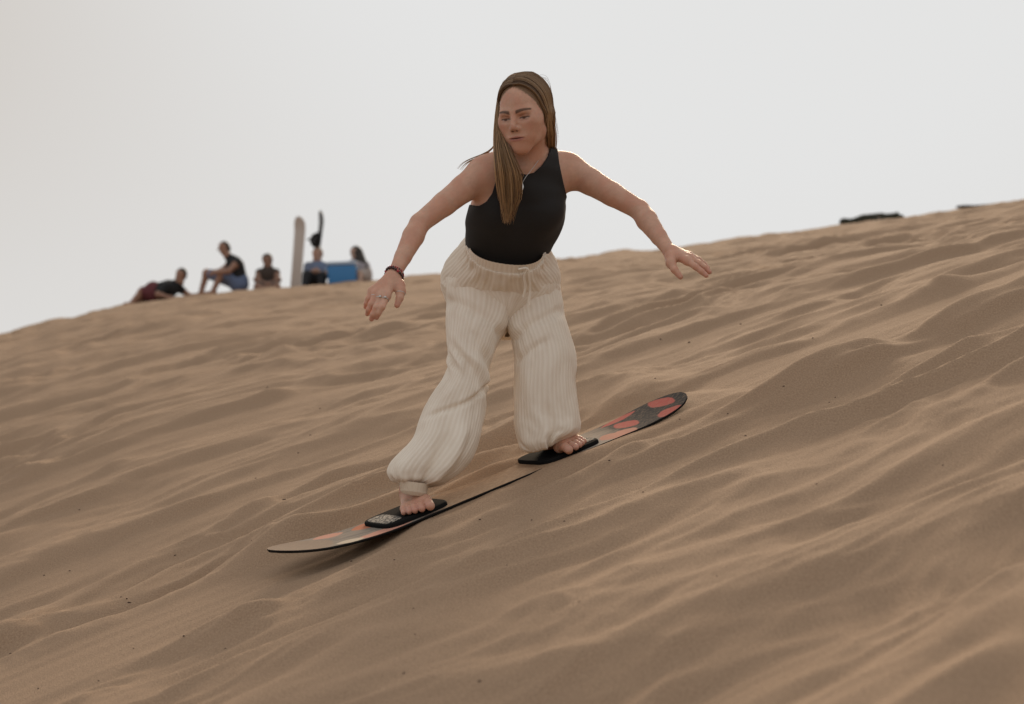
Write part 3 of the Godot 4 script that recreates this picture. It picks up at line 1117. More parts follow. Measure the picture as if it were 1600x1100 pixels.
	tube(ds, PackedVector3Array([P(810, 421, 5.188), P(824, 420, 5.187), P(827, 436, 5.205), P(828, 455, 5.228), P(826, 476, 5.235)]), PackedFloat32Array([0.0036, 0.0036, 0.0036, 0.0045]), 6, 30, Color(0.86, 0.79, 0.68))
	tube(ds, PackedVector3Array([P(824, 420, 5.187), P(819, 432, 5.2), P(821, 448, 5.22), P(818, 464, 5.23)]), PackedFloat32Array([0.0036, 0.0036, 0.0042]), 6, 24, Color(0.86, 0.79, 0.68))
	part("drawstring", soup_mesh(ds), tm, tr)

func build_hair(root: Node3D) -> void:
	var rng := RandomNumberGenerator.new()
	rng.seed = 11
	var hn := noise(41, 1.0, 2)
	var s := Soup.new()
	var loc := func(x: float, y: float, z: float) -> Vector3: return w_hc + w_hb * Vector3(x * XS, y, z) * HS
	var tones := [Color(0.19, 0.112, 0.064), Color(0.27, 0.165, 0.093), Color(0.37, 0.235, 0.132), Color(0.5, 0.33, 0.19)]
	for side in [-1.0, 1.0]:
		var count := 640
		for k in count:
			var t := rng.randf()                   # 0 front hairline .. 1 crown back
			var lift := rng.randf_range(0.001, 0.009)
			var ang := lerpf(0.72, 2.2, t)         # position of the root along the parting, from the forehead over the crown
			var path := PackedVector3Array()
			var rx := 0.0745 + lift
			var ry := 0.084 + lift
			var rz := 0.094 + lift
			var rx0 := rng.randf_range(-0.001, 0.004)
			var z0 := cos(ang)
			var y0 := sin(ang)
			# over the skull: from the parting down the side, sweeping back
			var z1 := lerpf(0.40, -0.75, t)        # where it passes the ear
			if side < 0.0:
				z1 = lerpf(0.45, -0.6, t)
			for q in 6:
				var a := float(q) / 5.0
				var th := a * (PI * 0.5 + 0.15)
				var zz := lerpf(z0, z1, pow(a, lerpf(1.7, 0.8, t)))
				var m := sqrt(maxf(1.0 - zz * zz, 0.03))
				var cy := lerpf(y0, m * cos(th), sstep(0.0, 0.4, a)) if q > 0 else y0
				path.append(loc.call(side * (rx0 * (1.0 - a) + sin(th) * m * rx), 0.03 + cy * ry, -0.014 + zz * rz))
			var wob := Vector3(rng.randf_range(-1, 1), rng.randf_range(-1, 1), rng.randf_range(-1, 1)) * 0.005
			var j := clampf(lerpf(1.0 - t if side < 0.0 else t, rng.randf(), 0.4), 0.0, 1.0)
			if side < 0.0:
				# forward over the shoulder and down the chest
				var dd := rng.randf_range(-0.012, 0.018)
				var len := pow(rng.randf(), 0.6)
				var ye := lerpf(286.0, 351.0, len) - 34.0 * absf(j - 0.4) * rng.randf()
				path.remove_at(path.size() - 1)
				var pts := [P(lerpf(781, 786, j), 149 - 4.0 * j, 5.135), P(lerpf(777.5, 782, j), 170, 5.12), P(lerpf(775, 782, j), 192, 5.105), P(lerpf(773, 788, j), 212, 5.09), P(lerpf(772, 801, j), 240, 5.07 + dd), P(lerpf(773, 813, j), 266, 5.065 + dd), P(lerpf(775, 817, j), lerpf(266, ye, 0.36), 5.075 + dd), P(lerpf(779, 814, j), lerpf(266, ye, 0.7), 5.088 + dd), P(lerpf(785, 801, j) + rng.randf_range(-5, 5), ye, 5.10 + dd)]
				for q in pts.size():
					path.append(pts[q] + wob * (1.0 if q else 0.3))
			else:
				# over the top of the ear and down behind the shoulder
				path.append(loc.call(0.073 + lift, -0.012, lerpf(0.014, -0.05, t)))
				var dd := rng.randf_range(-0.015, 0.03)
				var pts := [P(lerpf(848, 867, j), 196, 5.085 + 0.05 * t + dd * 0.5), P(lerpf(847, 868, j), 214, 5.115 + 0.05 * t + dd * 0.5), P(lerpf(848, 867, j), 233, 5.215 + dd), P(lerpf(840, 862, j), 262, 5.30 + dd), P(lerpf(835, 858, j), 300, 5.38 + dd)]
				for q in pts.size():
					path.append(pts[q] + wob * (1.0 if q else 0.3))
			var w := rng.randf_range(0.0008, 0.002)
			var lock := clampf(0.5 + 1.5 * hn.get_noise_1d(t * 9.0 + side * 40.0) + rng.randf_range(-0.25, 0.25), 0.0, 1.0)
			var c: Color = tones[0].lerp(tones[3], lock)
			var c2 := c.lerp(Color(0.66, 0.42, 0.21), clampf(0.15 + 0.75 * lock + rng.randf_range(-0.2, 0.2), 0.0, 0.9))
			var n0 := s.v.size()
			tube(s, path, PackedFloat32Array([w * 0.7, w, w, w, w * 0.9, w * 0.25]), 3, 22, c, 0.7)
			for v in range(n0, s.v.size()):
				s.c[v] = (c * 0.8).lerp(c2, sstep(0.1, 0.9, float(v - n0) / (s.v.size() - n0)))
	# flyaway lock blown over the shoulder
	for k in 9:
		var j := rng.randf()
		var e := rng.randf_range(-3, 3)
		tube(s, PackedVector3Array([P(776, 205, 5.14), P(772, 228 + e * 0.5, 5.17), P(756, 239 + j * 7, 5.17), P(736, 247 + j * 9, 5.165), P(722 + j * 10, 254 + j * 9, 5.155), P(713 + j * 16, 263 + j * 7, 5.15)]), PackedFloat32Array([0.0012, 0.0011, 0.0008, 0.0002]), 3, 20, tones[2 + k % 2], 0.7)
	# fine stray hairs
	for k in 14:
		var a := rng.randf_range(0.5, 2.4)
		var sd := 1.0 if k % 2 else -1.0
		var p0: Vector3 = loc.call(sd * 0.02, 0.03 + sin(a) * 0.088, -0.014 + cos(a) * 0.098)
		var p1: Vector3 = loc.call(sd * 0.072, 0.03 + sin(a) * 0.05 + rng.randf_range(0, 0.02), -0.03 + cos(a) * 0.04)
		var p2: Vector3 = loc.call(sd * rng.randf_range(0.082, 0.088), -0.03 + rng.randf_range(-0.02, 0.02), -0.035)
		var p3: Vector3 = loc.call(sd * rng.randf_range(0.08, 0.088), -0.09 + rng.randf_range(-0.02, 0.02), -0.045)
		tube(s, PackedVector3Array([p0, p1, p2, p3]), PackedFloat32Array([0.0004, 0.0003, 0.0001]), 3, 16, tones[2], 1.0)
	var m := mat(Color.WHITE, 0.42)
	m.vertex_color_use_as_albedo = true
	m.backlight_enabled = true
	m.backlight = lin(0.55, 0.46, 0.34)
	m.metallic_specular = 0.5
	part("hair", soup_mesh(s), m, root)

func build_jewels(root: Node3D, wrl: Vector3, ell: Vector3, hands: Array) -> void:
	var ax := (wrl - ell).normalized()
	var c := wrl - ax * 0.004
	var u := ax.cross(Vector3.BACK).normalized()
	var v := ax.cross(u)
	var s := Soup.new()
	for k in 20:
		var a := TAU * k / 20
		ball(s, c + (u * cos(a) + v * sin(a)) * 0.0245 + ax * 0.003 * sin(a * 2.0), 0.0039, Color(0.05, 0.022, 0.02) if k % 7 else Color(0.35, 0.03, 0.05), 7)
	var s2 := Soup.new()
	for k in 26:
		var a := TAU * k / 26
		ball(s2, c - ax * 0.0075 + (u * cos(a) + v * sin(a)) * 0.0245, 0.0027, Color(0.38, 0.035, 0.055) if k % 3 else Color(0.12, 0.05, 0.05), 6)
	var bm := mat(Color.WHITE, 0.35)
	bm.vertex_color_use_as_albedo = true
	part("bracelet", soup_mesh(s), bm, root)
	part("bracelet", soup_mesh(s2), bm, root)
	var silver := mat(lin(0.55, 0.54, 0.52), 0.3)
	silver.metallic = 1.0
	for q in [[1, 0.33, 0.0104], [2, 0.25, 0.0104], [3, 0.3, 0.0098], [5, 0.35, 0.0125]]:
		var ch: Array = hands[0][q[0]]
		var k0 := 0 if q[0] < 5 else 1
		var a0 := P(ch[k0][0], ch[k0][1], ch[k0][2])
		var a1 := P(ch[k0 + 1][0], ch[k0 + 1][1], ch[k0 + 1][2])
		var d := (a1 - a0).normalized()
		var o := a0.lerp(a1, q[1])
		var e := d.cross(Vector3.UP).normalized()
		var g := d.cross(e)
		var path := PackedVector3Array()
		for k in 17:
			var a := TAU * k / 16
			path.append(o + (e * cos(a) + g * sin(a)) * q[2])
		var rs := Soup.new()
		tube(rs, path, PackedFloat32Array([0.0016, 0.0016]), 6, 32)
		if q[0] <= 2:
			ball(rs, o + (Vector3.BACK - d * d.z).normalized() * (q[2] + 0.001), 0.0042, Color.WHITE, 7)
		part("ring", soup_mesh(rs), silver, root)
	var ns := Soup.new()
	tube(ns, PackedVector3Array([P(849, 232, 5.175), P(844, 246, 5.145), P(833, 262, 5.115), P(822, 276, 5.098), P(816, 286, 5.094)]), PackedFloat32Array([0.0009, 0.0009]), 5, 30)
	tube(ns, PackedVector3Array([P(816, 286, 5.094), P(817, 292, 5.092), P(815.5, 298, 5.09), P(816, 303, 5.09)]), PackedFloat32Array([0.0012, 0.003, 0.0026, 0.0008]), 6, 16, Color.WHITE, 0.5)
	part("necklace", soup_mesh(ns), silver, root)

# ------------------------------------------------------------------ people resting on the crest
func far_person(label: String, joints: Dictionary, skin_c: Color, shirt: Color, shorts: Color, hair_c: Color, long_hair := false, sleeves := true, legs_covered := false) -> void:
	var D: float = joints.d
	var base: Vector3 = P(joints.seat[0], joints.seat[1], D)
	var lift := H(base.x, base.z) + 0.015 - base.y
	var J := {}
	for k in joints:
		if joints[k] is Array:
			var q: Array = joints[k]
			J[k] = P(q[0], q[1], D + (q[2] if q.size() > 2 else 0.0)) + Vector3(0, lift, 0)
	var f := Field.new()
	f.owner_node = self
	var hd: Vector3 = J.head
	var nk: Vector3 = J.neck
	var hip: Vector3 = J.hip
	var up := (hd - nk).normalized()
	f.cone(hd + up * 0.03, hd - up * 0.045 + Vector3(joints.get("face", 0.0) * 0.03, 0, 0.02), 0.085, 0.06, 0.04)
	f.cone(hd + Vector3(joints.get("face", 0.0) * 0.085, -0.01, 0.06), hd + Vector3(joints.get("face", 0.0) * 0.095, -0.03, 0.065), 0.012, 0.016, 0.02)
	f.cone(nk, hd - up * 0.03, 0.055, 0.05, 0.03)
	var chest: Vector3 = J.sl.lerp(J.sr, 0.5)
	var torso := [[chest.lerp(hip, 0.25), chest.lerp(hip, 0.5), 0.125, 0.12], [chest.lerp(hip, 0.5), hip, 0.12, 0.135], [J.sl, chest.lerp(hip, 0.2), 0.06, 0.11], [J.sr, chest.lerp(hip, 0.2), 0.06, 0.11], [nk, chest, 0.055, 0.08]]
	var arms := []
	var legs := []
	for sd in ["l", "r"]:
		if J.has("s" + sd) and J.has("e" + sd):
			arms.append([J["s" + sd], J["e" + sd], 0.052, 0.04])
			arms.append([J["e" + sd], J["h" + sd], 0.04, 0.028])
		if J.has("k" + sd):
			legs.append([hip + (J["k" + sd] - hip).normalized() * 0.03, J["k" + sd], 0.088, 0.06])
			legs.append([J["k" + sd], J["f" + sd], 0.058, 0.04])
	for q in torso + arms + legs:
		f.cone(q[0], q[1], q[2], q[3], 0.05)
	for sd in ["l", "r"]:
		if J.has("h" + sd):
			var hh: Vector3 = J["h" + sd]
			var dr: Vector3 = (hh - J["e" + sd]).normalized()
			var sx := dr.cross(Vector3.BACK).normalized()
			f.cone(hh, hh + dr * 0.07, 0.03, 0.032, 0.02)
			for q in 4:
				f.cone(hh + dr * 0.07 + sx * (q - 1.5) * 0.019, hh + dr * (0.14 - absf(q - 1.5) * 0.01) + sx * (q - 1.5) * 0.021 - Vector3(0, 0.015, 0), 0.0105, 0.009, 0.01)
			f.cone(hh + dr * 0.03 + sx * 0.025, hh + dr * 0.08 + sx * 0.055, 0.012, 0.01, 0.01)
		if J.has("f" + sd):
			var ff: Vector3 = J["f" + sd]
			var fd := Vector3(joints.get("face", 0.0), 0, 0.8).normalized()
			f.cone(ff - fd * 0.03 - Vector3(0, 0.03, 0), ff + fd * 0.15 - Vector3(0, 0.045, 0), 0.04, 0.028, 0.03)
	var root := thing("person", base + Vector3(0, lift, 0), label, "person", "people resting on the dune crest")
	var s := Soup.new()
	nets(f, [chest.lerp(hip, 0.4), hd], 0.014, s)
	part("body", soup_mesh(s), mat(skin_c, 0.6), root)
	var cf := Field.new()
	cf.owner_node = self
	for q in torso:
		cf.cone(q[0], q[1], q[2] + 0.012, q[3] + 0.012, 0.05)
	if sleeves:
		for k in range(0, arms.size(), 2):
			var q = arms[k]
			cf.cone(q[0], q[0].lerp(q[1], 0.7), q[2] + 0.014, q[3] + 0.02, 0.04)
	var c2 := Soup.new()
	nets(cf, [chest.lerp(hip, 0.4)], 0.013, c2)
	part("shirt", soup_mesh(c2), mat(shirt, 0.9), root)
	if legs.size():
		var lf := Field.new()
		lf.owner_node = self
		lf.cone(hip, hip + Vector3(0, 0.05, 0), 0.155, 0.15, 0.05)
		for k in legs.size():
			var q = legs[k]
			if k % 2 == 0:
				lf.cone(q[0], q[0].lerp(q[1], 0.85), q[2] + 0.02, q[3] + 0.028, 0.05)
			elif legs_covered:
				lf.cone(q[0], q[1], q[2] + 0.02, q[3] + 0.02, 0.04)
		var c3 := Soup.new()
		nets(lf, [hip], 0.014, c3)
		part("shorts" if not legs_covered else "trousers", soup_mesh(c3), mat(shorts, 0.9), root)
	var hf := Field.new()
	hf.owner_node = self
	var fx: float = joints.get("face", 0.0)
	hf.cone(hd + up * 0.045 - Vector3(fx * 0.015, 0, 0.012), hd + up * 0.01 - Vector3(fx * 0.025, 0, 0.03), 0.086, 0.08, 0.02)
	if long_hair:
		hf.cone(hd + Vector3(0.02, 0.0, -0.02), P(joints.tail[0], joints.tail[1], D - 0.02) + Vector3(0, lift, 0), 0.1, 0.11, 0.04)
		hf.cone(hd + Vector3(0.06, -0.1, 0.02), P(joints.tail[0], joints.tail[1], D + 0.02) + Vector3(0, lift, 0.06), 0.07, 0.1, 0.04)
	var c4 := Soup.new()
	nets(hf, [hd + up * 0.04], 0.012, c4)
	part("hair", soup_mesh(c4), mat(hair_c, 0.6), root)

func build_people() -> void:
	var sk := lin(0.30, 0.165, 0.11)
	var D := 29.0
	far_person("person in a black top reclining on one elbow on the dune crest", {"d": D, "seat": [240, 466], "head": [282.5, 430], "neck": [281, 440], "sl": [262, 447, -0.12], "sr": [279, 449, 0.12], "hip": [240, 458], "el": [247, 459, -0.2], "hl": [262, 463, -0.25], "er": [290, 457, 0.1], "hr": [300, 461, 0.0], "kl": [222, 455, -0.1], "fl": [207, 471, -0.15], "kr": [226, 462, 0.1], "fr": [206, 474, 0.05], "face": -0.6}, sk, lin(0.013, 0.013, 0.014), lin(0.12, 0.03, 0.035), lin(0.02, 0.014, 0.01))
	far_person("tall person in a dark vest and blue shorts sitting with both knees drawn up", {"d": D, "seat": [372, 457], "head": [350.5, 392], "neck": [356, 404], "sl": [371, 414, -0.14], "sr": [361, 410, 0.14], "hip": [374, 447], "el": [357, 427, -0.22], "hl": [340, 429, -0.2], "er": [350, 424, 0.18], "hr": [334, 428, 0.1], "kl": [347, 429, -0.14], "fl": [333, 458, -0.16], "kr": [323, 430, 0.12], "fr": [314, 461, 0.1], "face": -1.0}, sk, lin(0.014, 0.014, 0.015), lin(0.12, 0.16, 0.26), lin(0.02, 0.014, 0.01), false, false)
	far_person("person with crossed legs and folded arms sitting between the group and the pale board", {"d": D, "seat": [417, 455], "head": [418, 409], "neck": [419, 419], "sl": [406, 427], "sr": [431, 427], "hip": [418, 449], "el": [401, 438, -0.12], "hl": [413, 443, -0.22], "er": [435, 438, -0.12], "hr": [424, 443, -0.24], "kl": [403, 449, -0.3], "fl": [417, 454, -0.38], "kr": [432, 449, -0.3], "fr": [421, 454, -0.33], "face": 0.0}, lin(0.24, 0.13, 0.085), lin(0.045, 0.03, 0.022), lin(0.03, 0.025, 0.024), lin(0.02, 0.014, 0.01), false, false)
	far_person("person in a denim shirt sitting against the blue cooler, below the dark upright board", {"d": D, "seat": [492, 449], "head": [496, 399], "neck": [496, 409], "sl": [482, 417], "sr": [507, 417], "hip": [493, 442], "el": [478, 429, -0.15], "hl": [489, 424, -0.3], "er": [511, 430, -0.15], "hr": [499, 425, -0.3], "kl": [480, 430, -0.35], "fl": [477, 446, -0.42], "kr": [504, 432, -0.35], "fr": [503, 445, -0.42], "face": -0.2}, lin(0.38, 0.23, 0.17), lin(0.13, 0.17, 0.26), lin(0.018, 0.019, 0.022), lin(0.16, 0.1, 0.06), false, true, true)
	far_person("person with long dark hair sitting beside the blue cooler", {"d": D, "seat": [566, 444], "head": [556, 401], "neck": [558, 411], "sl": [550, 418, -0.05], "sr": [570, 420, 0.05], "hip": [567, 437], "el": [549, 430, -0.15], "hl": [556, 437, -0.25], "er": [575, 431, 0.0], "hr": [571, 441, -0.1], "kl": [561, 434, -0.3], "fl": [562, 443, -0.45], "face": -0.5, "tail": [569, 434]}, lin(0.42, 0.27, 0.2), lin(0.3, 0.28, 0.3), lin(0.35, 0.3, 0.27), lin(0.022, 0.016, 0.011), true)

func upright_board(label: String, foot: Vector3, top: Vector3, turn: float, c: Color, base_c: Color, binding: bool, L: float, w: float) -> void:
	var ax := (top - foot).normalized()
	var t := thing("sandboard", foot, label, "sandboard", "sandboards planted upright in the crest")
	var side := Vector3(cos(turn), 0, sin(turn))
	side = (side - ax * side.dot(ax)).normalized()
	t.basis = Basis(ax, side.cross(ax).normalized(), side).orthonormalized()
	t.position = foot
	var mm := board_meshes(L, w, 0.05, 0.05, 0.012)
	for k in 2:
		var o := MeshInstance3D.new()
		o.name = ["deck", "base_and_edge"][k]
		o.mesh = mm[k]
		o.material_override = mat(c if k == 0 else base_c, 0.5)
		o.position = Vector3(-0.22, 0, 0)
		t.add_child(o, true)
	if binding:
		var s := Soup.new()
		var pts := PackedVector3Array()
		for k in 9:
			var a := PI * k / 8.0
			pts.append(Vector3(0.72 - cos(a) * 0.10, 0.01 + sin(a) * 0.13, 0.0))
		tube(s, pts, PackedFloat32Array([0.04, 0.03, 0.018, 0.03, 0.04]), 8, 24)
		tube(s, PackedVector3Array([Vector3(0.72, 0.12, 0), Vector3(0.72, 0.16, 0), Vector3(0.715, 0.21, 0.0)]), PackedFloat32Array([0.03, 0.015, 0.012]), 8, 8)
		tube(s, PackedVector3Array([Vector3(0.62, 0.03, 0), Vector3(0.72, 0.06, 0), Vector3(0.82, 0.03, 0)]), PackedFloat32Array([0.03, 0.055, 0.03]), 8, 10)
		var o := MeshInstance3D.new()
		o.name = "binding"
		o.mesh = soup_mesh(s)
		o.material_override = mat(lin(0.014, 0.014, 0.014), 0.7)
		t.add_child(o, true)

func on_ground(px: float, py: float, D: float) -> Vector3:
	var p := P(px, py, D)
	return Vector3(p.x, H(p.x, p.z), p.z)

func shift_to(px: float, py: float, D: float) -> Vector3:
	var p := P(px, py, D)
	return Vector3(0, H(p.x, p.z) - p.y, 0)

func rounded_box(sz: Vector3, r: float, taper := 0.0) -> ArrayMesh:
	var s := Soup.new()
	var pts := PackedVector3Array()
	var n := 48
	var prof := [[0.0, 0.0], [0.9, 0.0], [1.0, r], [1.0, sz.y * 0.5], [1.0, sz.y - r], [0.97, sz.y - r * 0.3], [0.9, sz.y], [0.0, sz.y]]
	for k in prof:
		var g: float = k[0] * (1.0 - taper * (1.0 - k[1] / sz.y))
		for j in n:
			var a := TAU * j / n
			pts.append(Vector3(signf(cos(a)) * pow(absf(cos(a)), 0.22) * sz.x * 0.5 * g, k[1], signf(sin(a)) * pow(absf(sin(a)), 0.22) * sz.z * 0.5 * g))
	grid(s, pts, prof.size(), n, true, false)
	return soup_mesh(s)

func build_camp() -> void:
	var D := 28.8
	var o1 := shift_to(462, 452, D)
	upright_board("pale grey-brown sandboard planted upright in the sand among the resting people", P(462, 452, D) + o1, P(470.5, 339, D + 0.05) + o1, 0.75, lin(0.5, 0.43, 0.375), lin(0.52, 0.45, 0.39), false, 1.42, 0.135)
	var o2 := shift_to(493, 448, D + 0.6)
	upright_board("dark sandboard standing edge-on behind the person in a denim shirt, binding sticking out", P(490, 448, D + 0.6) + o2, P(505, 335, D + 0.6) + o2, 1.18, lin(0.03, 0.03, 0.028), lin(0.02, 0.02, 0.019), true, 1.43, 0.13)
	# cooler
	var cp := on_ground(535, 447, D - 0.3) + Vector3(0, -0.02, 0)
	var t := thing("cooler", cp, "blue plastic cooler with pale lid standing on the dune crest", "cooler")
	t.rotation.y = 0.12
	t.rotation.z = 0.05
	var bm := mat(lin(0.035, 0.19, 0.43), 0.4)
	var lm := mat(lin(0.36, 0.45, 0.56), 0.45)
	for q in [["box", rounded_box(Vector3(0.46, 0.29, 0.32), 0.02, 0.06), bm, Vector3.ZERO], ["lid", rounded_box(Vector3(0.475, 0.06, 0.335), 0.018), lm, Vector3(0, 0.291, 0)]]:
		var o := MeshInstance3D.new()
		o.name = q[0]
		o.mesh = q[1]
		o.material_override = q[2]
		o.position = q[3]
		t.add_child(o, true)
	for sx in [-1.0, 1.0]:
		var hs := Soup.new()
		tube(hs, PackedVector3Array([Vector3(sx * 0.228, 0.25, -0.09), Vector3(sx * 0.256, 0.235, -0.08), Vector3(sx * 0.258, 0.235, 0.08), Vector3(sx * 0.228, 0.25, 0.09)]), PackedFloat32Array([0.011, 0.011]), 8, 20)
		var o := MeshInstance3D.new()
		o.name = "handle"
		o.mesh = soup_mesh(hs)
		o.material_override = lm
		t.add_child(o, true)
	# dark bundle on the crest to the right
	var bs := shift_to(1360, 350, 29.2) + Vector3(0, -0.01, 0)
	var f := Field.new()
	f.owner_node = self
	var q := func(x: float, y: float, d := 0.0) -> Vector3: return P(x, y, 29.2 + d) + bs
	f.cone(q.call(1318, 350), q.call(1330, 350, 0.1), 0.07, 0.06, 0.05)
	f.cone(q.call(1334, 349, 0.0), q.call(1350, 346, 0.1), 0.06, 0.085, 0.05)
	f.cone(q.call(1350, 346), q.call(1376, 344), 0.085, 0.09, 0.05)
	f.cone(q.call(1376, 345), q.call(1398, 342), 0.08, 0.07, 0.04)
	f.cone(q.call(1398, 342), q.call(1402, 336), 0.06, 0.025, 0.03)
	f.cone(q.call(1402, 342), q.call(1409, 342), 0.05, 0.04, 0.03)
	f.cone(q.call(1366, 350, -0.12), q.call(1385, 348, -0.12), 0.04, 0.045, 0.04)
	var s := Soup.new()
	nets(f, [q.call(1360, 345)], 0.014, s)
	var bt := thing("bundle", q.call(1360, 352), "low dark olive bundle of clothing lying on the bare crest", "bundle")
	part("cloth", soup_mesh(s), mat(lin(0.035, 0.034, 0.022), 0.95), bt)
	var st := Soup.new()
	tube(st, PackedVector3Array([q.call(1372, 340, -0.05), q.call(1374, 345, -0.13), q.call(1376, 351, -0.16)]), PackedFloat32Array([0.012, 0.012]), 6, 10)
	part("strap", soup_mesh(st), mat(lin(0.25, 0.18, 0.14), 0.8), bt)
	# board lying just over the crest
	var lp := on_ground(1518, 331, 29.6)
	var lb := thing("sandboard", lp, "dark sandboard lying flat on the bare crest, only its curved edge showing", "sandboard")
	lb.transform = Transform3D(Basis(Vector3.BACK, 0.12) * Basis(Vector3.UP, 0.25), lp + Vector3(-0.26, 0.035, 0.1))
	var mm := board_meshes(1.3, 0.14, 0.03, 0.03, 0.014)
	for k in 2:
		var o := MeshInstance3D.new()
		o.name = ["deck", "base_and_edge"][k]
		o.mesh = mm[k]
		o.material_override = mat(lin(0.05, 0.045, 0.035), 0.6)
		lb.add_child(o, true)

func build_specks() -> void:
	var spots := [676, 909, 4, 749, 1064, 4, 750, 812, 2.4, 831, 813, 2.2, 882, 816, 2.2, 599, 844, 2, 616, 875, 2, 549, 877, 2.4, 742, 876, 1.8, 792, 899, 2, 646, 951, 2, 648, 991, 2, 631, 1052, 3, 202, 936, 3, 189, 939, 2, 198, 951, 2.2, 287, 997, 3, 209, 1013, 2, 424, 823, 2.6, 274, 862, 2.6, 69, 890, 2, 109, 892, 2, 60, 1076, 2.4, 17, 999, 2.6, 154, 1064, 2, 394, 845, 2, 352, 1014, 2, 987, 452, 2.6, 1032, 524, 2.4, 1077, 535, 3, 1157, 507, 2.2, 1270, 529, 2.2, 1377, 477, 2.4, 1225, 627, 2.2, 1295, 577, 2, 1137, 639, 2.2, 1305, 621, 2, 1062, 661, 2, 1024, 611, 2, 391, 786, 2.6, 400, 756, 2, 444, 781, 3, 485, 680, 2.2, 500, 640, 2, 418, 614, 2.2, 124, 796, 2.2, 466, 708, 2, 952, 727, 2.8, 1005, 769, 2.2, 1165, 681, 2.2, 1276, 756, 1.8, 1473, 727, 2.2, 1120, 900, 1.8, 905, 940, 1.8]
	var rng := RandomNumberGenerator.new()
	rng.seed = 9
	var meshes := []
	for k in 4:
		var s := Soup.new()
		var pts := PackedVector3Array()
		for a in 6:
			var ph := PI * a / 5.0
			for j in 7:
				var b := TAU * j / 7
				var r := 1.0 + rng.randf_range(-0.3, 0.3)
				pts.append(Vector3(sin(ph) * cos(b) * 1.5, cos(ph) * 0.6, sin(ph) * sin(b)) * r)
		grid(s, pts, 6, 7, true, true)
		meshes.append(soup_mesh(s))
	var mats := [mat(lin(0.08, 0.05, 0.034), 0.95), mat(lin(0.12, 0.075, 0.05), 0.95), mat(lin(0.05, 0.035, 0.026), 0.95)]
	for k in range(0, spots.size(), 3):
		var p := G(spots[k], spots[k + 1])
		# settle on the real relief
		for it in 4:
			var y := H(p.x, p.z)
			var d := -(cam_inv * p).z
			p = G(spots[k], spots[k + 1], y - Hm(p.x, p.z))
		var dist := p.length()
		var o := MeshInstance3D.new()
		o.name = numbered("clod")
		o.mesh = meshes[k % 4]
		o.material_override = mats[k % 3]
		var r: float = spots[k + 2] * 0.58 * dist / F
		o.transform = Transform3D(Basis(Vector3.UP, rng.randf() * TAU).scaled(Vector3.ONE * r), Vector3(p.x, H(p.x, p.z) + r * 0.3, p.z))
		add_child(o)
		tag(o, "tiny dark crumb of dry matter lying on the open sand", "debris", "dark crumbs scattered over the sand")

# ------------------------------------------------------------------ sky
func sky_image(sun: Vector3) -> Image:
	var w := 512
	var h := 256
	var im := Image.create(w, h, false, Image.FORMAT_RGBF)
	for y in h:
		for x in w:
			var el := (0.5 - (y + 0.5) / h) * PI
			var az := (x + 0.5) / w * TAU               # 0 = -Z
			var d := Vector3(sin(az) * cos(el), sin(el), -cos(az) * cos(el))
			var a := rad_to_deg(acos(clampf(d.dot(sun), -1.0, 1.0)))
			# white glow round the veiled sun, a beige ring of haze, then pale evening sky
			var glow := (1.0 - sstep(12.0, 34.0, a))
			glow = lerpf(glow, 1.0, 0.75 * (1.0 - sstep(2.0, 17.0, rad_to_deg(el))) * (1.0 - sstep(30.0, 90.0, a)))
			var c := Color(0.56, 0.505, 0.45).lerp(Color(0.775, 0.775, 0.77), glow)
			c = c.lerp(Color(0.655, 0.655, 0.66), sstep(34.0, 75.0, a))
			im.set_pixel(x, y, c)
	return im

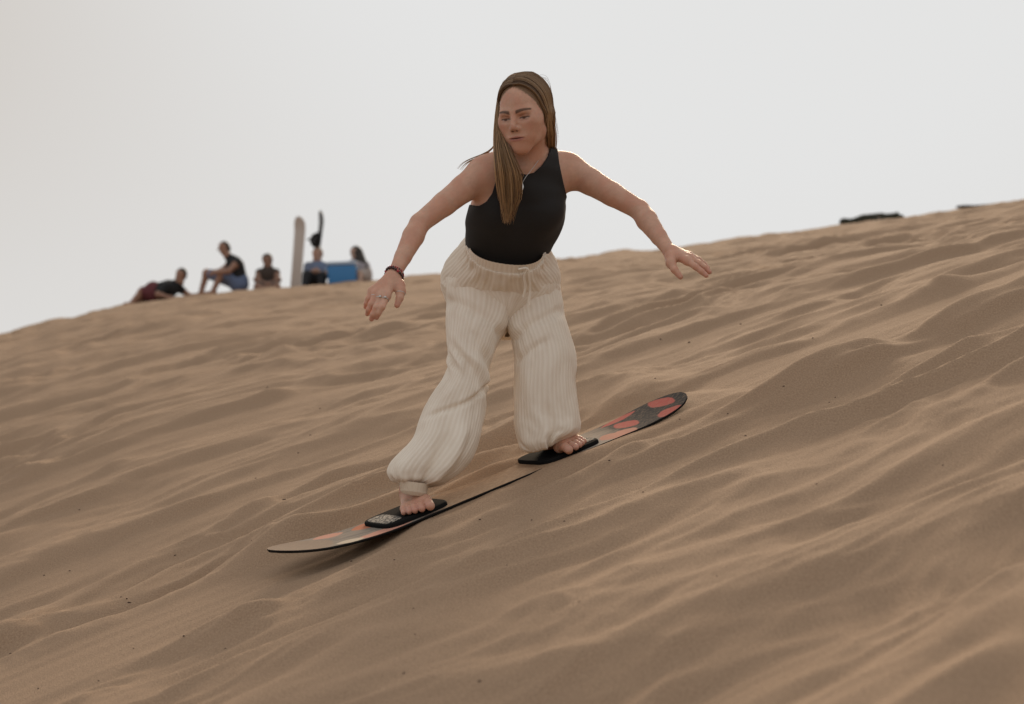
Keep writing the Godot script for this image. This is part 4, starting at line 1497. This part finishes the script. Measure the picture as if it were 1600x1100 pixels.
func _ready() -> void:
	# ---- camera
	var cam := Camera3D.new()
	cam.basis = cam_basis
	cam.fov = 22.0
	cam.near = 0.1
	cam.far = 2000.0
	var ca := CameraAttributesPhysical.new()
	ca.frustum_focal_length = 12.0 / tan(deg_to_rad(11.0))
	ca.frustum_focus_distance = 5.2
	ca.exposure_aperture = 3.6
	ca.frustum_far = 2000.0
	ca.frustum_near = 0.1
	cam.attributes = ca
	add_child(cam)
	cam.current = true
	# ---- sky and sun: hazy low sun behind the dune, to the right
	var az := deg_to_rad(8.0)
	var el := deg_to_rad(23.0)
	var sun := Vector3(sin(az) * cos(el), sin(el), -cos(az) * cos(el))
	var we := WorldEnvironment.new()
	var env := Environment.new()
	env.background_mode = Environment.BG_SKY
	env.sky = Sky.new()
	var sk := PanoramaSkyMaterial.new()
	sk.panorama = ImageTexture.create_from_image(sky_image(sun))
	env.sky.sky_material = sk
	env.tonemap_mode = Environment.TONE_MAPPER_LINEAR
	env.tonemap_exposure = 1.0
	env.sdfgi_enabled = true
	env.ssao_enabled = true
	env.ssil_enabled = true
	we.environment = env
	add_child(we)
	var li := DirectionalLight3D.new()
	li.basis = Basis.looking_at(-sun)
	li.light_color = Color(1.0, 0.89, 0.76)
	li.light_energy = 0.95
	li.light_angular_distance = 18.0
	li.shadow_enabled = true
	add_child(li)
	# ---- terrain
	for k in range(0, CREST.size(), 2):
		var p := P(CREST[k], CREST[k + 1], 1.0)
		p *= -FARZ / p.z
		crest_x.append(p.x)
		crest_y.append(p.y)
	nz = [noise(1, 1.0, 2), noise(2, 1.0, 2), noise(3, 1.0, 2), noise(4, 1.0, 2), FastNoiseLite.new(), noise(6, 1.0, 2)]
	nz[4].noise_type = FastNoiseLite.TYPE_CELLULAR
	nz[4].frequency = 1.0
	nz[4].seed = 7
	bA = G(431, 893, 0.004)
	bB = G(1069, 631, 0.004)
	board_len = bA.distance_to(bB)
	bE = (bB - bA).normalized()
	var gx := (Hm(0.1, -5.3) - Hm(-0.1, -5.3)) / 0.2
	bN = Vector3(-gx, 1.0, GD)
	bN = (bN - bE * bN.dot(bE)).normalized()
	bW = bN.cross(bE)
	if bW.z > 0.0:
		bW = -bW
	track_o = bA
	track_e = Vector2(bE.x, bE.z).normalized()
	for k in 2:
		var q: Vector3 = [G(651, 803, 0.02), G(886, 704, 0.02)][k]
		padx[k] = (q - bA).dot(bE)
	print("board length ", board_len, " nose ", bA, " tail ", bB, " pads ", padx)
	var t0 := Time.get_ticks_msec()
	build_dune(sand_material())
	print("dune ", Time.get_ticks_msec() - t0)
	# ---- things
	build_board()
	build_rider()
	print("rider ", Time.get_ticks_msec() - t0)
	build_people()
	build_camp()
	build_specks()
	print("all ", Time.get_ticks_msec() - t0)
